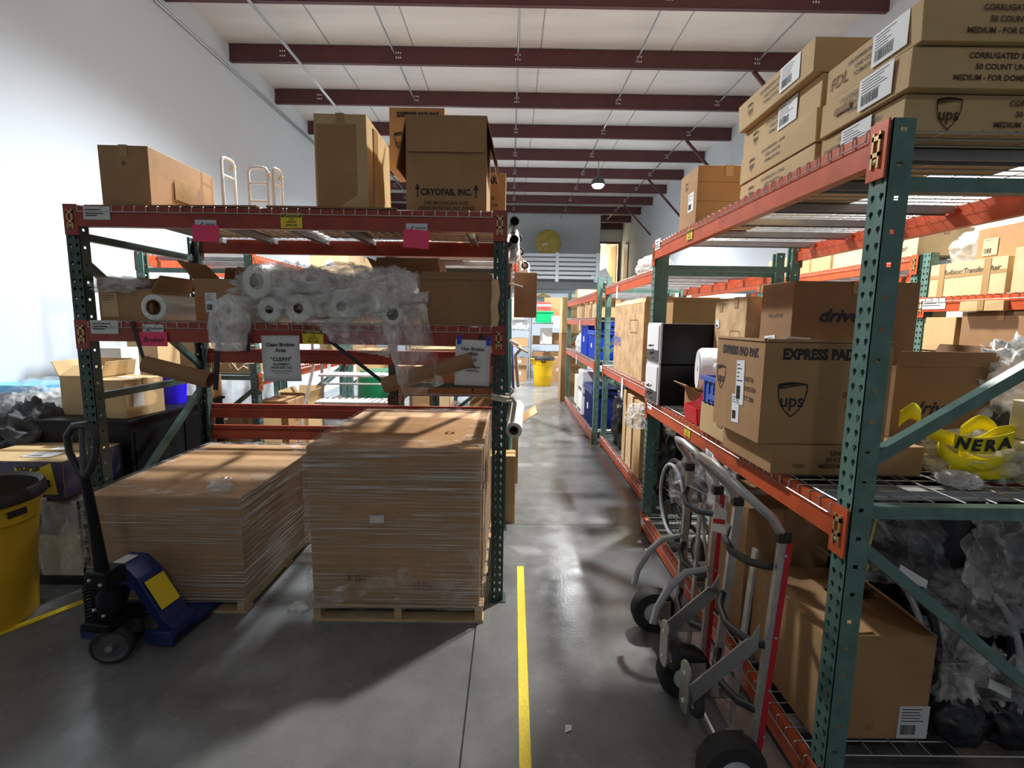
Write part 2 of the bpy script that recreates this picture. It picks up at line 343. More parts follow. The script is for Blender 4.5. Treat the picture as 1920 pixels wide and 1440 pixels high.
# ================================================================== THE ROOM
CZ = 5.865; XL, XRW = -4.57, 4.88; YB = 22.3
def conc():
    m = bpy.data.materials.new('polished_concrete'); m.use_nodes = True; nt = m.node_tree; b = nt.nodes['Principled BSDF']; N = nt.nodes.new; L = nt.links.new
    tc = N('ShaderNodeTexCoord')
    n = N('ShaderNodeTexNoise'); n.inputs['Scale'].default_value = 1.3; n.inputs['Detail'].default_value = 9; n.inputs['Roughness'].default_value = .65; L(tc.outputs['Object'], n.inputs['Vector'])
    cr = N('ShaderNodeValToRGB'); cr.color_ramp.elements[0].position = .3; cr.color_ramp.elements[1].position = .72
    cr.color_ramp.elements[0].color = (.105, .11, .113, 1); cr.color_ramp.elements[1].color = (.235, .242, .24, 1); L(n.outputs[0], cr.inputs[0])
    # saw-cut joints: two along x = const, some along y = const
    sx = N('ShaderNodeSeparateXYZ'); L(tc.outputs['Object'], sx.inputs[0])
    def line(sock, c, w):
        a = N('ShaderNodeMath'); a.operation = 'SUBTRACT'; a.inputs[1].default_value = c; L(sock, a.inputs[0])
        ab = N('ShaderNodeMath'); ab.operation = 'ABSOLUTE'; L(a.outputs[0], ab.inputs[0])
        lt = N('ShaderNodeMath'); lt.operation = 'LESS_THAN'; lt.inputs[1].default_value = w; L(ab.outputs[0], lt.inputs[0]); return lt.outputs[0]
    acc = None
    for sock, c in ((sx.outputs[0], -.183), (sx.outputs[1], 4.18), (sx.outputs[1], 7.9), (sx.outputs[1], 11.6), (sx.outputs[0], 3.4)):
        l = line(sock, c, .004)
        if acc is None: acc = l
        else:
            mx = N('ShaderNodeMath'); mx.operation = 'MAXIMUM'; L(acc, mx.inputs[0]); L(l, mx.inputs[1]); acc = mx.outputs[0]
    mix = N('ShaderNodeMixRGB'); L(acc, mix.inputs[0]); L(cr.outputs[0], mix.inputs[1]); mix.inputs[2].default_value = (.03, .03, .03, 1); L(mix.outputs[0], b.inputs['Base Color'])
    n2 = N('ShaderNodeTexNoise'); n2.inputs['Scale'].default_value = 5; n2.inputs['Detail'].default_value = 8; L(tc.outputs['Object'], n2.inputs['Vector'])
    mr = N('ShaderNodeMapRange'); mr.inputs[1].default_value = .3; mr.inputs[2].default_value = .7; mr.inputs[3].default_value = .14; mr.inputs[4].default_value = .34; L(n2.outputs[0], mr.inputs[0]); L(mr.outputs[0], b.inputs['Roughness'])
    n3 = N('ShaderNodeTexNoise'); n3.inputs['Scale'].default_value = 60; n3.inputs['Detail'].default_value = 5; L(tc.outputs['Object'], n3.inputs['Vector'])
    bp = N('ShaderNodeBump'); bp.inputs['Strength'].default_value = .12; bp.inputs['Distance'].default_value = .004; L(n3.outputs[0], bp.inputs['Height']); L(bp.outputs[0], b.inputs['Normal'])
    return m
CONC = conc()
WALLP = mat('white_wall_paint', (.63, .695, .755), .7, 0, .03, .8)
WALLG = mat('grey_wall_paint', (.70, .74, .77), .75, 0, .04, 1)
CEILM = mat('ceiling_insulation', (.76, .745, .72), .55, 0, 0, 1.1, col2=(.66, .645, .625), bump=.35, bscale=3, stretch=(.4, 2.5, 1))
CEILSEAM = mat('ceiling_seam', (.30, .29, .28), .6)
struct('floor', MB().box(XL-.2, XRW+.2, -5, YB+.3, -.2, 0), CONC)
struct('ceiling', MB().box(XL-.2, XRW+.2, -5, YB+.3, CZ+.27, CZ+.4), CEILM)
struct('wall_left', MB().box(XL-.15, XL, -5, YB+.2, 0, CZ+.27), WALLP)
struct('wall_right', MB().box(XRW, XRW+.15, -5, YB+.2, 0, CZ+.27), WALLP)
# rear: grey upper wall behind the mezzanine with a recess at its right holding a lit doorway
struct('wall_back', MB().box(XL, 3.62, 20.6, 20.75, 3.2, CZ+.27).box(3.50, 3.62, 20.75, YB, 3.2, CZ+.27).box(3.62, 3.95, YB, YB+.12, 3.2, CZ+.27).box(4.76, XRW, YB, YB+.12, 3.2, CZ+.27).box(3.95, 4.76, YB, YB+.12, 5.27, CZ+.27), WALLG)
struct('wall_lower_back', MB().box(XL, XRW, 17.9, 18.0, 0, 2.95), mat('pale_blue_wall_paint', (.50, .56, .62), .7))
struct('trim_1', MB().box(XL, XRW, 17.6, YB+.1, 2.95, 3.2), mat('mezzanine_edge_paint', (.10, .105, .11), .6))
struct('wall_far_room', MB().box(3.4, 5.3, 25, 25.1, 3.2, 6.1).box(3.2, 3.35, YB+.12, 25, 3.2, 6.1).box(XRW+.1, XRW+.2, YB+.12, 25, 3.2, 6.1).box(3.2, 5.2, YB+.12, 25.1, 3.05, 3.2), mat('warm_wall_paint', (.85, .78, .62), .7))
DARKWOOD = mat('dark_door_frame', (.10, .05, .04), .5)
fr = struct('door_1', MB().box(3.87, 3.95, YB-.03, YB+.14, 3.2, 5.35).box(4.76, 4.84, YB-.03, YB+.14, 3.2, 5.35).box(3.95, 4.76, YB-.03, YB+.14, 5.27, 5.35), DARKWOOD)
dl = MB().box(0, .04, 0, .78, 0, 2.05).build('door_leaf', mat('oak_door', (.50, .27, .12), .45, 0, .2, 4, stretch=(4, 4, .5)), fr); dl.location = (4.70, YB+.14, 3.2); dl.rotation_euler = (0, 0, R(14))
dh = MB().tube([(-.01, .70, 1.0), (-.06, .70, 1.0), (-.06, .60, 1.0)], .012, 8).build('door_handle', STEEL, dl)
d2 = struct('door_2', MB().box(XRW-.03, XRW+.01, 20.9, 21.6, 3.2, 5.15), DARKWOOD)
# insulation seams and stretched facing
sm = MB()
for x in (-2.95, -1.62, .42, 2.5): sm.box(x, x+.012, -4, 22, CZ+.262, CZ+.272)
struct('trim_2', sm, CEILSEAM)
# purlins, each a beam with its bolts
pur = None
for i in range(0, 11):
    y = 6.93+1.524*i
    if y > YB: continue
    if pur is None:
        pur = MB().box(XL+.02, XRW-.02, -.035, .035, 0, .006).box(XL+.02, XRW-.02, -.035, -.029, 0, .255).box(XL+.02, XRW-.02, -.035, .035, .249, .255).build('ceiling_purlin', MAROON)
        bhm = MB().box(-.008, .008, -.042, -.035, -.011, .011).mesh('bolt_head', WHITEP)
        for x in (-3.7, -1.85, .06, 2.0, 3.9):
            for zz in (.09, .16):
                for dx in (-.035, 0, .035): put(pur, bhm, Matrix.Translation((x+dx, 0, zz)), 'bolt_head')
        o = pur
    else:
        o = dup(pur, (0, 0, 0))
    o.location = (0, y, CZ); tag(o, 'maroon steel roof purlin spanning the warehouse, %s from the camera' % ['nearest', 'second', 'third', 'fourth', 'fifth', 'sixth', 'seventh', 'eighth', 'ninth', 'tenth', 'farthest'][i], 'beam', 'roof purlins')
# sag rods between purlins
for x, w in ((-3.42, 'leftmost'), (-1.9, 'second from left'), (.06, 'middle'), (1.97, 'right of centre'), (3.9, 'rightmost')):
    r = MB().tube([(0, -1, 0), (0, 21.6, 0)], .016 if x != -3.42 else .024, 6).build('ceiling_rod', STEEL); r.location = (x, 0, CZ-.02 if x == -3.42 else CZ+.12)
    tag(r, 'thin steel rod running along the ceiling across the purlins, '+w, 'rod', 'ceiling rods')
# conduit along left wall top
c = MB().tube([(0, -1, 0), (0, 21, 0)], .018, 6).tube([(.05, -1, .0), (.05, 21, .0)], .012, 6).build('wall_conduit', STEEL); c.location = (XL+.04, 0, CZ-.12)
tag(c, 'grey conduit pipes running along the top of the left wall', 'pipe')
# knee braces on right wall
for k, (y, w) in enumerate(((8.45, 'nearest'), (11.5, 'second nearest'), (14.55, 'third'), (17.6, 'farthest'))):
    b = MB().bar((0, 0, .02), (.98, 0, -1.0), .05, .05).build('knee_brace', MAROON); b.location = (XRW-1.0, y+.05, CZ)
    tag(b, 'maroon diagonal brace from purlin down to the right wall, '+w, 'brace', 'wall knee braces')

# ------------------------------------------------------------------ lamps
LENS = emis('lamp_lens', (1, .98, .94), 60)
LNAME = ['round high bay lamp above the left racks', 'round high bay lamp above the right racks', 'glowing round high bay lamp above the far right racks', 'round high bay lamp over the far left racks', 'added weak fill lamp hung behind the viewpoint', 'small lamp lighting the room behind the upstairs doorway']
for (x, y, z, p, c), nm in zip(LAMPS, LNAME):
    t = thing('ceiling_lamp', nm, 'lamp', (x, y, z))
    MB().lathe([(.03, .38), (.03, .22), (.10, .20), (.17, .08), (.17, .0), (.155, .0), (.155, .06), (.0, .07)], 28).build('lamp_housing', DGREY, t, True)
    MB().lathe([(.15, .004), (.13, -.045), (.08, -.075), (.0, -.085)], 28).build('lamp_lens', LENS, t)
    MB().tube([(0, 0, .36), (0, 0, CZ-z+.1)], .012, 6).build('hanging_rod', STEEL, t)
    l = bpy.data.lights.new('lamp_light', 'SPOT'); l.energy = p; l.color = c; l.shadow_soft_size = .13; l.spot_size = R(160); l.spot_blend = .9
    lo = bpy.data.objects.new('lamp_light', l); COL.objects.link(lo); lo.parent = t; lo.location = (0, 0, -.22)

# ================================================================== PALLET RACKS
PITCHH = .0508
def post_mb(h):
    mb = MB(); n = int(h/PITCHH); A = [0, 30, 53.2, 90, 126.8, 150, 180, 210, 233.2, 270, 306.8, 330]
    rad = [.0085, .0108, .0122, .0132, .0122, .0108, .0085, .0066, .0072, .0155, .0072, .0066]
    hx, hz = .019, PITCHH/2
    ring = []
    for a in A:
        c, s_ = math.cos(R(a)), math.sin(R(a)); k = min(hx/abs(c) if abs(c) > 1e-6 else 9, hz/abs(s_) if abs(s_) > 1e-6 else 9); ring.append((c*k, s_*k))
    for k in range(n):
        for cx in (.019, .057):
            zc = (k+.5)*PITCHH; vs = [(cx+x, 0, zc+z) for x, z in ring]+[(cx+r*math.cos(R(a)), 0, zc+r*math.sin(R(a))) for a, r in zip(A, rad)]
            mb.add(vs, [(i, (i+1) % 12, 12+(i+1) % 12, 12+i) for i in range(12)])
    D = .068
    for x in (0, .076):
        for k in range(n//2):
            z0, z1 = k*2*PITCHH, (k+1)*2*PITCHH; zc = z0+PITCHH*1.35
            vs = [(x, 0, z0), (x, D, z0), (x, D, z1), (x, 0, z1), (x, .024, zc-.007), (x, .042, zc-.007), (x, .042, zc+.007), (x, .024, zc+.007)]
            mb.add(vs, [(0, 1, 5, 4), (1, 2, 6, 5), (2, 3, 7, 6), (3, 0, 4, 7)])
    H = n//2*2*PITCHH
    mb.add([(0, D, 0), (.016, D, 0), (.016, D, H), (0, D, H)], [(0, 1, 2, 3)]); mb.add([(.06, D, 0), (.076, D, 0), (.076, D, H), (.06, D, H)], [(0, 1, 2, 3)])
    return mb
_pm = {}
def post(parent, x, y, h, back, m):
    k = (h, m.name)
    if k not in _pm: _pm[k] = post_mb(h).mesh('upright_post', m)
    o = bpy.data.objects.new('upright_post', _pm[k]); COL.objects.link(o); o.parent = parent
    if back: o.location = (x+.076, y, 0); o.rotation_euler = (0, 0, math.pi)
    else: o.location = (x, y, 0)
    sol = o.modifiers.new('sheet', 'SOLIDIFY'); sol.thickness = .0028; sol.offset = -1
    f = MB().box(-.02, .096, -.02, .09, 0, .006).build('foot_plate', m, o); return o
def beam_prof(h=.115, inner=1):
    """y-z profile (outer face at y=0), with the ledge on the inner side"""
    return [(0, -h), (.045, -h), (.045, -.041), (.028, -.041), (.028, 0), (0, 0)]
def beam(parent, L, y, z, back, m, h=.115, label=None, tags=()):
    pr = beam_prof(h); mb = MB(); x0, x1 = .078, L-.078
    n = len(pr); sgn = -1 if back else 1
    y0 = y-.004 if not back else y+.004
    vs = [(x0, y0+sgn*(a-.006), b) for a, b in pr]+[(x1, y0+sgn*(a-.006), b) for a, b in pr]
    mb.add(vs, [tuple(range(n)), tuple(range(2*n-1, n-1, -1))]+[(j, j+n, (j+1) % n+n, (j+1) % n) for j in range(n)])
    for xa, xb in ((.004, .082), (L-.082, L-.004)):
        ya, yb = (y-.012, y-.005) if not back else (y+.005, y+.012)
        mb.box(xa, xb, ya, yb, -.165, .01)
    o = mb.build('load_beam', m, parent); o.location = (0, 0, z)
    if not back:
        for xc in (.043, L-.043):
            c = MB()
            c.box(xc-.018, xc-.010, y-.018, y-.0125, -.13, -.02).box(xc+.010, xc+.018, y-.018, y-.0125, -.13, -.02).box(xc-.018, xc+.018, y-.018, y-.0125, -.045, -.03).box(xc-.018, xc+.018, y-.018, y-.0125, -.095, -.082)
            c.lathe([(.0, .008), (.009, .004), (.009, 0)], 8, axis_m((xc, y-.0125, -.11), (0, -1, 0)))
            c.build('safety_clip', BRASS, o)
    return o
_dm = {}
def deck(parent, x0, x1, depth, z, m=None, fall=True):
    """welded wire deck with waterfall front edge and three channels below"""
    m = m or WIRE; w = x1-x0; k = (round(w, 3), round(depth, 3), m.name, fall)
    if k not in _dm:
        mb = MB(); nx = int(w/.0635); r = .0028
        for i in range(nx+1):
            x = w*i/nx
            pts = [(x, .012, 0), (x, depth-.012, 0)]
            if fall: pts = [(x, -.016, -.032), (x, -.016, .001), (x, -.010, .005), (x, depth+.010, .005), (x, depth+.016, .001), (x, depth+.016, -.032)]
            mb.tube(pts, r, 4, caps=False)
        ny = int(depth/.11)
        for j in range(ny+1): y = .02+(depth-.04)*j/ny; mb.tube([(0, y, .009), (w, y, .009)], r, 4, caps=False)
        if fall: mb.tube([(0, -.019, -.030), (w, -.019, -.030)], r, 4, caps=False); mb.tube([(0, depth+.019, -.030), (w, depth+.019, -.030)], r, 4, caps=False)
        cm = MB(); x = 0; cm.prism([(-.028, .001), (.028, .001), (.028, -.036), (.025, -.036), (.025, -.002), (-.025, -.002), (-.025, -.036), (-.028, -.036)], .03, depth-.03)
        _dm[k] = (mb.mesh('wire_deck', m), cm.mesh('support_channel', CHAN))
    a, b = _dm[k]; o = bpy.data.objects.new('wire_deck', a); COL.objects.link(o); o.parent = parent; o.location = (x0, 0, z)
    for q in (.15, .5, .85): c = bpy.data.objects.new('support_channel', b); COL.objects.link(c); c.parent = o; c.location = (w*q, 0, 0)
    return o
def rack(label, loc, rz, L, depth, h, fl=(), bl=(), decks=(), gm=None, bm_=None, frames=((0, True), (1, True)), hz=(.12, 1.2, 2.25), dg=None, group='pallet racks', beam_h=.115):
    t = thing('pallet_rack', label, 'pallet rack', loc, rz, group); gm = gm or GREEN; bm_ = bm_ or ORANGE
    for k, on in frames:
        x = 0 if k == 0 else L-.076
        post(t, x, 0, h, False, gm); post(t, x, depth, h, True, gm)
        xm = x+.038
        for z in hz: MB().box(xm-.018, xm+.018, .06, depth-.06, -.022, .022).build('horizontal_brace', gm, t).location = (0, 0, z)
        for z0, z1 in (dg or ((1.38, 2.1), (1.08, .28))):
            MB().bar((xm, .065, z0), (xm, depth-.065, z1), .036, .04).build('diagonal_brace', gm, t)
    for z in fl: beam(t, L, 0, z, False, bm_, beam_h)
    for z in bl: beam(t, L, depth, z, True, bm_, beam_h)
    for z in decks: deck(t, .09, L/2-.01, depth, z); deck(t, L/2+.01, L-.09, depth, z)
    return t
# left front rack facing the camera
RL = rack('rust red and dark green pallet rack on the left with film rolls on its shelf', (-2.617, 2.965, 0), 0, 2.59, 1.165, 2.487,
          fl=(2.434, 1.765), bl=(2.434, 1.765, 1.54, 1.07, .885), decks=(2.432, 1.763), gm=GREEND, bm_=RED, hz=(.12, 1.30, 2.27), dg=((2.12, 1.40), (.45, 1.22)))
# right front rack
RR = rack('tall green rack with orange beams at the right of the aisle, nearest bay', (1.163, 4.10, 0), -90, 2.52, 1.17, 2.48,
          fl=(2.43, 1.175, .17), bl=(2.43, 1.175, .17), decks=(2.428, 1.173, .168), hz=(.12, 1.17, 2.25), dg=((1.35, 2.02), (1.05, .22)))
RB = rack('green and orange rack bay on the right holding the big battered carton', (1.335, 6.98, 0), -90, 2.53, 1.1, 2.45,
          fl=(2.30, 1.20, .17), bl=(2.30, 1.20, .17), decks=(2.298, 1.198, .168))
RC = rack('far green and orange rack bay in the right row holding blue tubs', (1.24, 10.75, 0), -90, 3.66, 1.1, 2.47,
          fl=(2.24, 1.87, 1.23, .16), bl=(2.24, 1.87, 1.23, .16), decks=(2.238, 1.868, 1.228, .158))
# row against the right wall
R2A = rack('orange beamed rack by the right wall with the lower beam, nearest bay', (3.6, 4.36, 0), -90, 2.8, 1.15, 2.47, fl=(2.05, 1.1), bl=(2.05, 1.1), decks=(2.048, 1.098))
R2B = rack('orange beamed rack by the right wall, middle bay with a high shelf', (3.6, 7.1, 0), -90, 2.70, 1.15, 2.47, fl=(2.43, 1.6), bl=(2.43, 1.6), decks=(2.428, 1.598))
R2C = rack('orange beamed rack by the right wall, farthest bay', (3.6, 9.85, 0), -90, 2.70, 1.15, 2.47, fl=(2.43, 1.6), bl=(2.43, 1.6), decks=(2.428, 1.598))
# rows behind the left front rack
LA = rack('green and orange rack behind the film rolls, against the left wall', (-2.52, 4.85, 0), 90, 2.7, 1.12, 2.44, fl=(2.41, 1.24, .2), bl=(2.41, 1.24, .2), decks=(2.408, 1.238, .198))
LA2 = rack('second rack bay against the left wall with boxes on its top shelf', (-2.47, 7.6, 0), 90, 2.7, 1.12, 2.44, fl=(2.41, 1.24, .2), bl=(2.41, 1.24, .2), decks=(2.408, 1.238, .198))
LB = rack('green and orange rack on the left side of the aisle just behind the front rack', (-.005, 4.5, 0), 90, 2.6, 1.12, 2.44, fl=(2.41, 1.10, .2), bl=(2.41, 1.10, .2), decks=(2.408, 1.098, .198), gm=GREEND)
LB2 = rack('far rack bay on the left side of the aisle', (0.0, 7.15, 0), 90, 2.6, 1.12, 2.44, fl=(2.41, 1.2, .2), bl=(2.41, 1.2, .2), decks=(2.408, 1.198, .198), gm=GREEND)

# beam labels and tags
def holder(parent, x, z, w, h, lines, m=PAPER, name='beam_label', y=-.0125):
    o = MB().box(x-w/2, x+w/2, y-.0015, y, z-h, z).build(name, m, parent); b = MB()
    for i in range(lines): b.box(x-w*.42, x-w*.42+w*random.uniform(.4, .8), y-.0022, y-.0014, z-h*(.25+.6*i/max(lines, 1))-.003, z-h*(.25+.6*i/max(lines, 1))+.003)
    if lines: b.build('label_print', INK, o)
    return o
def yellow_caution(parent, x, z, w=.125, h=.085):
    o = MB().box(x-w/2, x+w/2, -.0145, -.0125, z-h, z).build('caution_label', YEL, parent)
    MB().box(x-w/2+.004, x+w/2-.004, -.0155, -.0145, z-.024, z-.004).build('black_band', INK, o)
    mx = Matrix(((1, 0, 0), (0, 0, -1), (0, 1, 0))).to_4x4()
    for s_, sz, zz, mt in (('CAUTION', .021, .014, YEL), ('LOAD', .012, .036, INK), ('CAPACITY', .013, .051, INK), ('5000 LBS', .018, .069, INK)):
        q = mx.copy(); q.translation = (x, -.0158, z-zz); put(o, text_mesh(s_, sz, .0004, 0, 'CENTER', mt, 1), q, 'caution_lettering')
holder(RL, .20, 2.432, .155, .075, 4); holder(RL, .185, 1.775, .165, .08, 3)
mxf = Matrix(((1, 0, 0), (0, 0, -1), (0, 1, 0))).to_4x4()
for x, z in ((.83, 2.365), (2.06, 2.362), (.475, 1.755)):
    hh = holder(RL, x, z, .125, .05, 0, LGREY)
    MB().add([(x-.045, -.0145, z-.040), (x-.02, -.0145, z-.016), (x-.012, -.0145, z-.016), (x-.034, -.0145, z-.038), (x-.012, -.0145, z-.034), (x-.012, -.0145, z-.040)], [(0, 1, 2, 3, 4, 5)]).build('label_logo', INK, hh)
    q = mxf.copy(); q.translation = (x+.022, -.0148, z-.026); put(hh, text_mesh('UNCAVE', .015, .0004, .2, 'CENTER', INK, 1), q, 'label_print')
yellow_caution(RL, 1.33, 2.41); yellow_caution(RL, 1.43, 1.735)
def pinktag(label, x, z, w, h, rot, writing=False):
    o = MB().box(-w/2, w/2, -.0006, .0006, -h, 0).build('pink_tag', PINK); o.location = (x, 2.945, z); o.rotation_euler = (0, R(rot), 0)
    tag(o, label, 'tag', 'pink tags on the left rack')
    if writing:
        q = mxf.copy(); q.translation = (0, -.0016, -h*.55); put(o, text_mesh('Broken', .042, .0006, .3, 'CENTER', INK, 1), q, 'handwriting')
pinktag('blank pink paper tag under the left beam label on the top beam', -1.785, 2.335, .155, .095, 1)
pinktag('blank pink paper tag under the right beam label on the top beam', -.555, 2.325, .150, .105, 4)
pinktag('pink paper tag with handwriting on the middle beam', -2.14, 1.71, .165, .085, 0, True)
# right rack labels
for r_, x, z in ((RR, .18, 1.165), (RB, 2.2, 1.19), (RC, 3.3, 1.2)): pass
holder(RR, .16, 1.165, .12, .06, 2, WHITE); yellow_caution(RR, 1.02, 1.15, .1, .07); holder(RR, .15, 2.46, .14, .08, 2, WHITE); yellow_caution(RR, .85, 2.41, .1, .07)
holder(R2A, .16, 2.045, .26, .09, 3, WHITE); holder(RR, .10, .15, .12, .07, 0, WHITE); holder(LA, .15, 1.24, .14, .08, 2, WHITE); yellow_caution(LA, 1.35, 2.40, .1, .08)
holder(LA, 1.9, 1.20, .12, .12, 0, WHITE)
# ================================================================== LEFT RACK CONTENTS
T = 2.440
o, dm = carton('long brown carton at the left end of the top shelf of the left rack', (-2.43, -2.14), (3.02, 3.66), (T, T+.355), tone='kraft', tape='y', warp=.012)
text(o, dm, 'F', .5, .72, 'o', .05, INK); sticker(o, dm, 'R', .45, .45, .16, .12, 0, False, 0, TAPE, 'tape_patch')
for k, (x0, x1, y0, y1, w) in enumerate(((-2.5, -1.50, 2.97, 4.05, 'under the long carton'), (-1.44, -.68, 2.97, 4.05, 'under the tall carton'))):
    q = MB().box(x0, x1, y0, y1, 0, .010); q.v = [(x, y, z+.006*math.sin(x*9+y*5)+.006) for x, y, z in q.v]
    b = q.build('cardboard_sheet', K['brown']); b.location = (0, 0, T-.006); tag(b, 'flat dark cardboard sheet on the top wire deck '+w, 'cardboard sheet', 'cardboard sheets on the top shelf')
o, dm = carton('tall narrow tan carton standing on the top shelf of the left rack', (-1.175, -.865), (3.05, 3.62), (T+.012, T+.56), tone='tan', tape='y', warp=.01)
MB().box(-dm[0]/2+.012, dm[0]/2-.06, -dm[1]/2-.003, -dm[1]/2-.001, .01, dm[2]-.06).build('glued_patch', K['kraft'], o); MB().box(-.01, .05, 0, .001, 0, .0).v
sticker(o, dm, 'R', .32, .5, .10, dm[2]*.9, 0, False, 0, TAPE, 'tape_patch')
o, dm = carton('large open brown carton with drooping flaps and two printed arrows on the top shelf', (-.635, -.155), (3.05, 3.55), (T, T+.56), tone='kraft', open_=True, flaps={'F': (176, .21), 'L': (168, .30), 'R': (166, .27), 'B': (30, .2)})
text(o, dm, 'F', .5, .22, 'CRYOFAB, INC.', .052, INK, .0022, sx=.86); text(o, dm, 'F', .5, .11, '540 MICHIGAN AVE.', .030, BROWNINK, .0006); text(o, dm, 'F', .5, .055, 'KENILWORTH, N.J. 07033', .030, BROWNINK, .0006)
for u in (.14, .87):
    m = face_m('F', *dm, u, .23); put(o, MB().add([(-.004, -.035, 0), (.004, -.035, 0), (.004, .012, 0), (-.004, .012, 0), (-.016, .010, 0), (.016, .010, 0), (0, .045, 0)], [(0, 1, 2, 3), (4, 5, 6)]).mesh('arrow', INK), m, 'printed_arrow')
def epp(label, xr, yr, zr, rz=0, **k):
    o, dm = carton(label, xr, yr, zr, rz, tone='kraft', **k); w, d, h = dm
    text(o, dm, 'F', .52 if w > .4 else .5, .88, 'EXPRESS PAD PAK', w*.112, INK, .0032, sx=.84); text(o, dm, 'L', .52, .88, 'EXPRESS PAD PAK', d*.112, INK, .003, sx=.82)
    ups_shield(o, dm, 'F', .24, .44, .125, INK); ups_shield(o, dm, 'L', .14, .56, .10, INK)
    for i, s_ in enumerate(('PART#', '010195104', 'QTY 200')): text(o, dm, 'F', .78, .60-i*.11, s_, .034, BROWNINK, .0006, align='CENTER'); text(o, dm, 'L', .74, .60-i*.10, s_, .030, BROWNINK, .0004)
    return o, dm
o, dm = epp('shield-printed carton behind the arrow-printed open carton, lower one at the aisle end', (-.66, -.05), (3.80, 4.1), (T, 2.895))
o, dm = epp('shield-printed carton perched behind the arrow-printed open carton, topmost', (-.905, -.50), (3.78, 4.1), (2.898, 3.335))
# walkers / tubular frames standing on the rear of the top shelf
def tubeframe(label, x, y, h, w, rz, bars=1):
    t = thing('tubular_frame', label, 'frame', (x, y, T+.004), rz, 'tubular frames on the left top shelf'); r = .011
    MB().tube([(-w/2, 0, 0), (-w/2, 0, h-.03), (-w/2+.012, 0, h-.008), (-w/2+.035, 0, h), (w/2-.035, 0, h), (w/2-.012, 0, h-.008), (w/2, 0, h-.03), (w/2, 0, 0)], r, 8).build('frame_hoop', WHITEP, t, True)
    for i in range(bars): MB().tube([(-w/2, 0, h*(.74-.30*i)), (w/2, 0, h*(.74-.30*i))], r*.8, 8).build('cross_bar', WHITEP, t, True)
    MB().tube([(w/2, .0, h-.03), (w/2, .02, h-.06)], .018, 8).build('hand_grip', IVORY, t, True)
tubeframe('white tubular frame seen face on, between the cartons on the top shelf', -1.80, 3.62, .41, .135, 0, 2)
tubeframe('white tubular frame seen edge on, left of the other frames', -2.01, 3.62, .465, .12, 80)
tubeframe('ivory tipped tubular frame seen edge on, right of the hoop', -1.665, 3.62, .40, .10, 84)

# ---- middle shelf
T = 1.772
o, dm = carton('open brown carton stuffed with plastic at the left end of the middle shelf', (-2.49, -2.17), (3.0, 3.36), (T, T+.19), tone='kraft', open_=True, flaps={'R': (30, .1), 'B': (10, .08), 'L': (5, .08)})
sticker(o, dm, 'F', .2, .5, .1, .14, 3, False, 0, K['tan'], 'pasted_panel')
b = crumple('crumpled_film', (-2.40, 3.08, T+.165), (.15, .12, .055), POLYC, 3, 4, .35); tag(b, 'crumpled clear film on the carton at the left end of the middle shelf', 'plastic film')
b = crumple('kraft_paper_wad', (-2.30, 3.2, T+.17), (.10, .10, .055), K['brown'], 5, 3, .3); tag(b, 'wad of brown packing paper in the carton at the left end', 'paper')
def film_roll(label, p, d, ln, r, rc, group='film rolls on the middle shelf', side=None, name='film_roll', wrap=False):
    """p: centre of the near end, d: axis direction"""
    t = thing(name, label, 'film roll', p, 0, group); m = axis_m((0, 0, 0), d)
    MB().lathe([(r, 0), (r, ln)], 36, m).build('film_body', side or FROLL, t, True)
    MB().lathe([(rc, -.0), (rc+.004, -.002), (r-.004, -.002), (r, .001)], 36, m).build('roll_end', FEND, t, True); MB().lathe([(rc, ln), (r, ln)], 36, m).build('roll_end', FEND, t, True)
    MB().lathe([(rc, 0), (rc, ln), (rc-.004, ln), (rc-.004, -.004), (rc, -.004)], 24, m).build('core_tube', CORE, t, True)
    MB().lathe([(rc-.004, ln*.6), (0, ln*.6)], 20, m).build('core_inside', BLACK, t)
    if wrap:
        w = MB(); n, k = 30, 14
        for i in range(k+1):
            for j in range(n):
                q = 2*math.pi*j/n; rr = r*1.05+.018*noise.noise(Vector((math.cos(q)*2, math.sin(q)*2, i*.5+r*99)))+.008
                if i == 0: rr *= .82
                w.v.append(tuple(m @ Vector((rr*math.cos(q), rr*math.sin(q), -.03+(ln+.05)*i/k))))
        for i in range(k):
            for j in range(n): w.f.append((i*n+j, i*n+(j+1) % n, (i+1)*n+(j+1) % n, (i+1)*n+j))
        w.build('plastic_wrapper', POLYC, t, True)
    return t
film_roll('stretch film roll lying lengthways left of the lettered open carton', (-2.15, 2.98, T+.084), (.05, 1, 0), .38, .078, .046)
o, dm = carton('open carton with orange lettering on the middle shelf of the left rack', (-1.95, -1.70), (3.06, 3.38), (T, T+.265), tone='kraft', open_=True, flaps={'L': (42, .15), 'B': (6, .1), 'R': (12, .08)})
text(o, dm, 'F', .14, .33, 'ULINE', .055, mat('orange_ink', (.55, .12, .03), .7), .0012, rot=90); sticker(o, dm, 'F', .40, .45, .07, .12, 4, True, 0, WHITE)
film_roll('large wrapped film roll on top of the others, dark core facing out', (-1.51, 2.955, T+.245), (.22, .97, 0), .85, .100, .046, wrap=True)
film_roll('wrapped film roll with a pinched slit core, second in the bottom row', (-1.435, 2.94, T+.080), (.12, .99, 0), .7, .076, .024, side=FROLL, wrap=True)
film_roll('wrapped film roll with a squashed black core near the middle of the shelf', (-1.245, 2.90, T+.088), (.12, .99, 0), .75, .083, .030, wrap=True)
film_roll('film roll bundled in cloudy plastic right of the squashed-core roll', (-1.01, 2.95, T+.105), (.10, .99, 0), .75, .100, .03, wrap=True)
film_roll('small film roll at the right end of the bundle with loose film hanging from it', (-.695, 2.90, T+.062), (.1, .99, 0), .6, .062, .034, wrap=True)
film_roll('film roll lying on top of the bundle at its right end', (-1.16, 3.08, T+.235), (.25, .97, 0), .70, .085, .03, wrap=True)
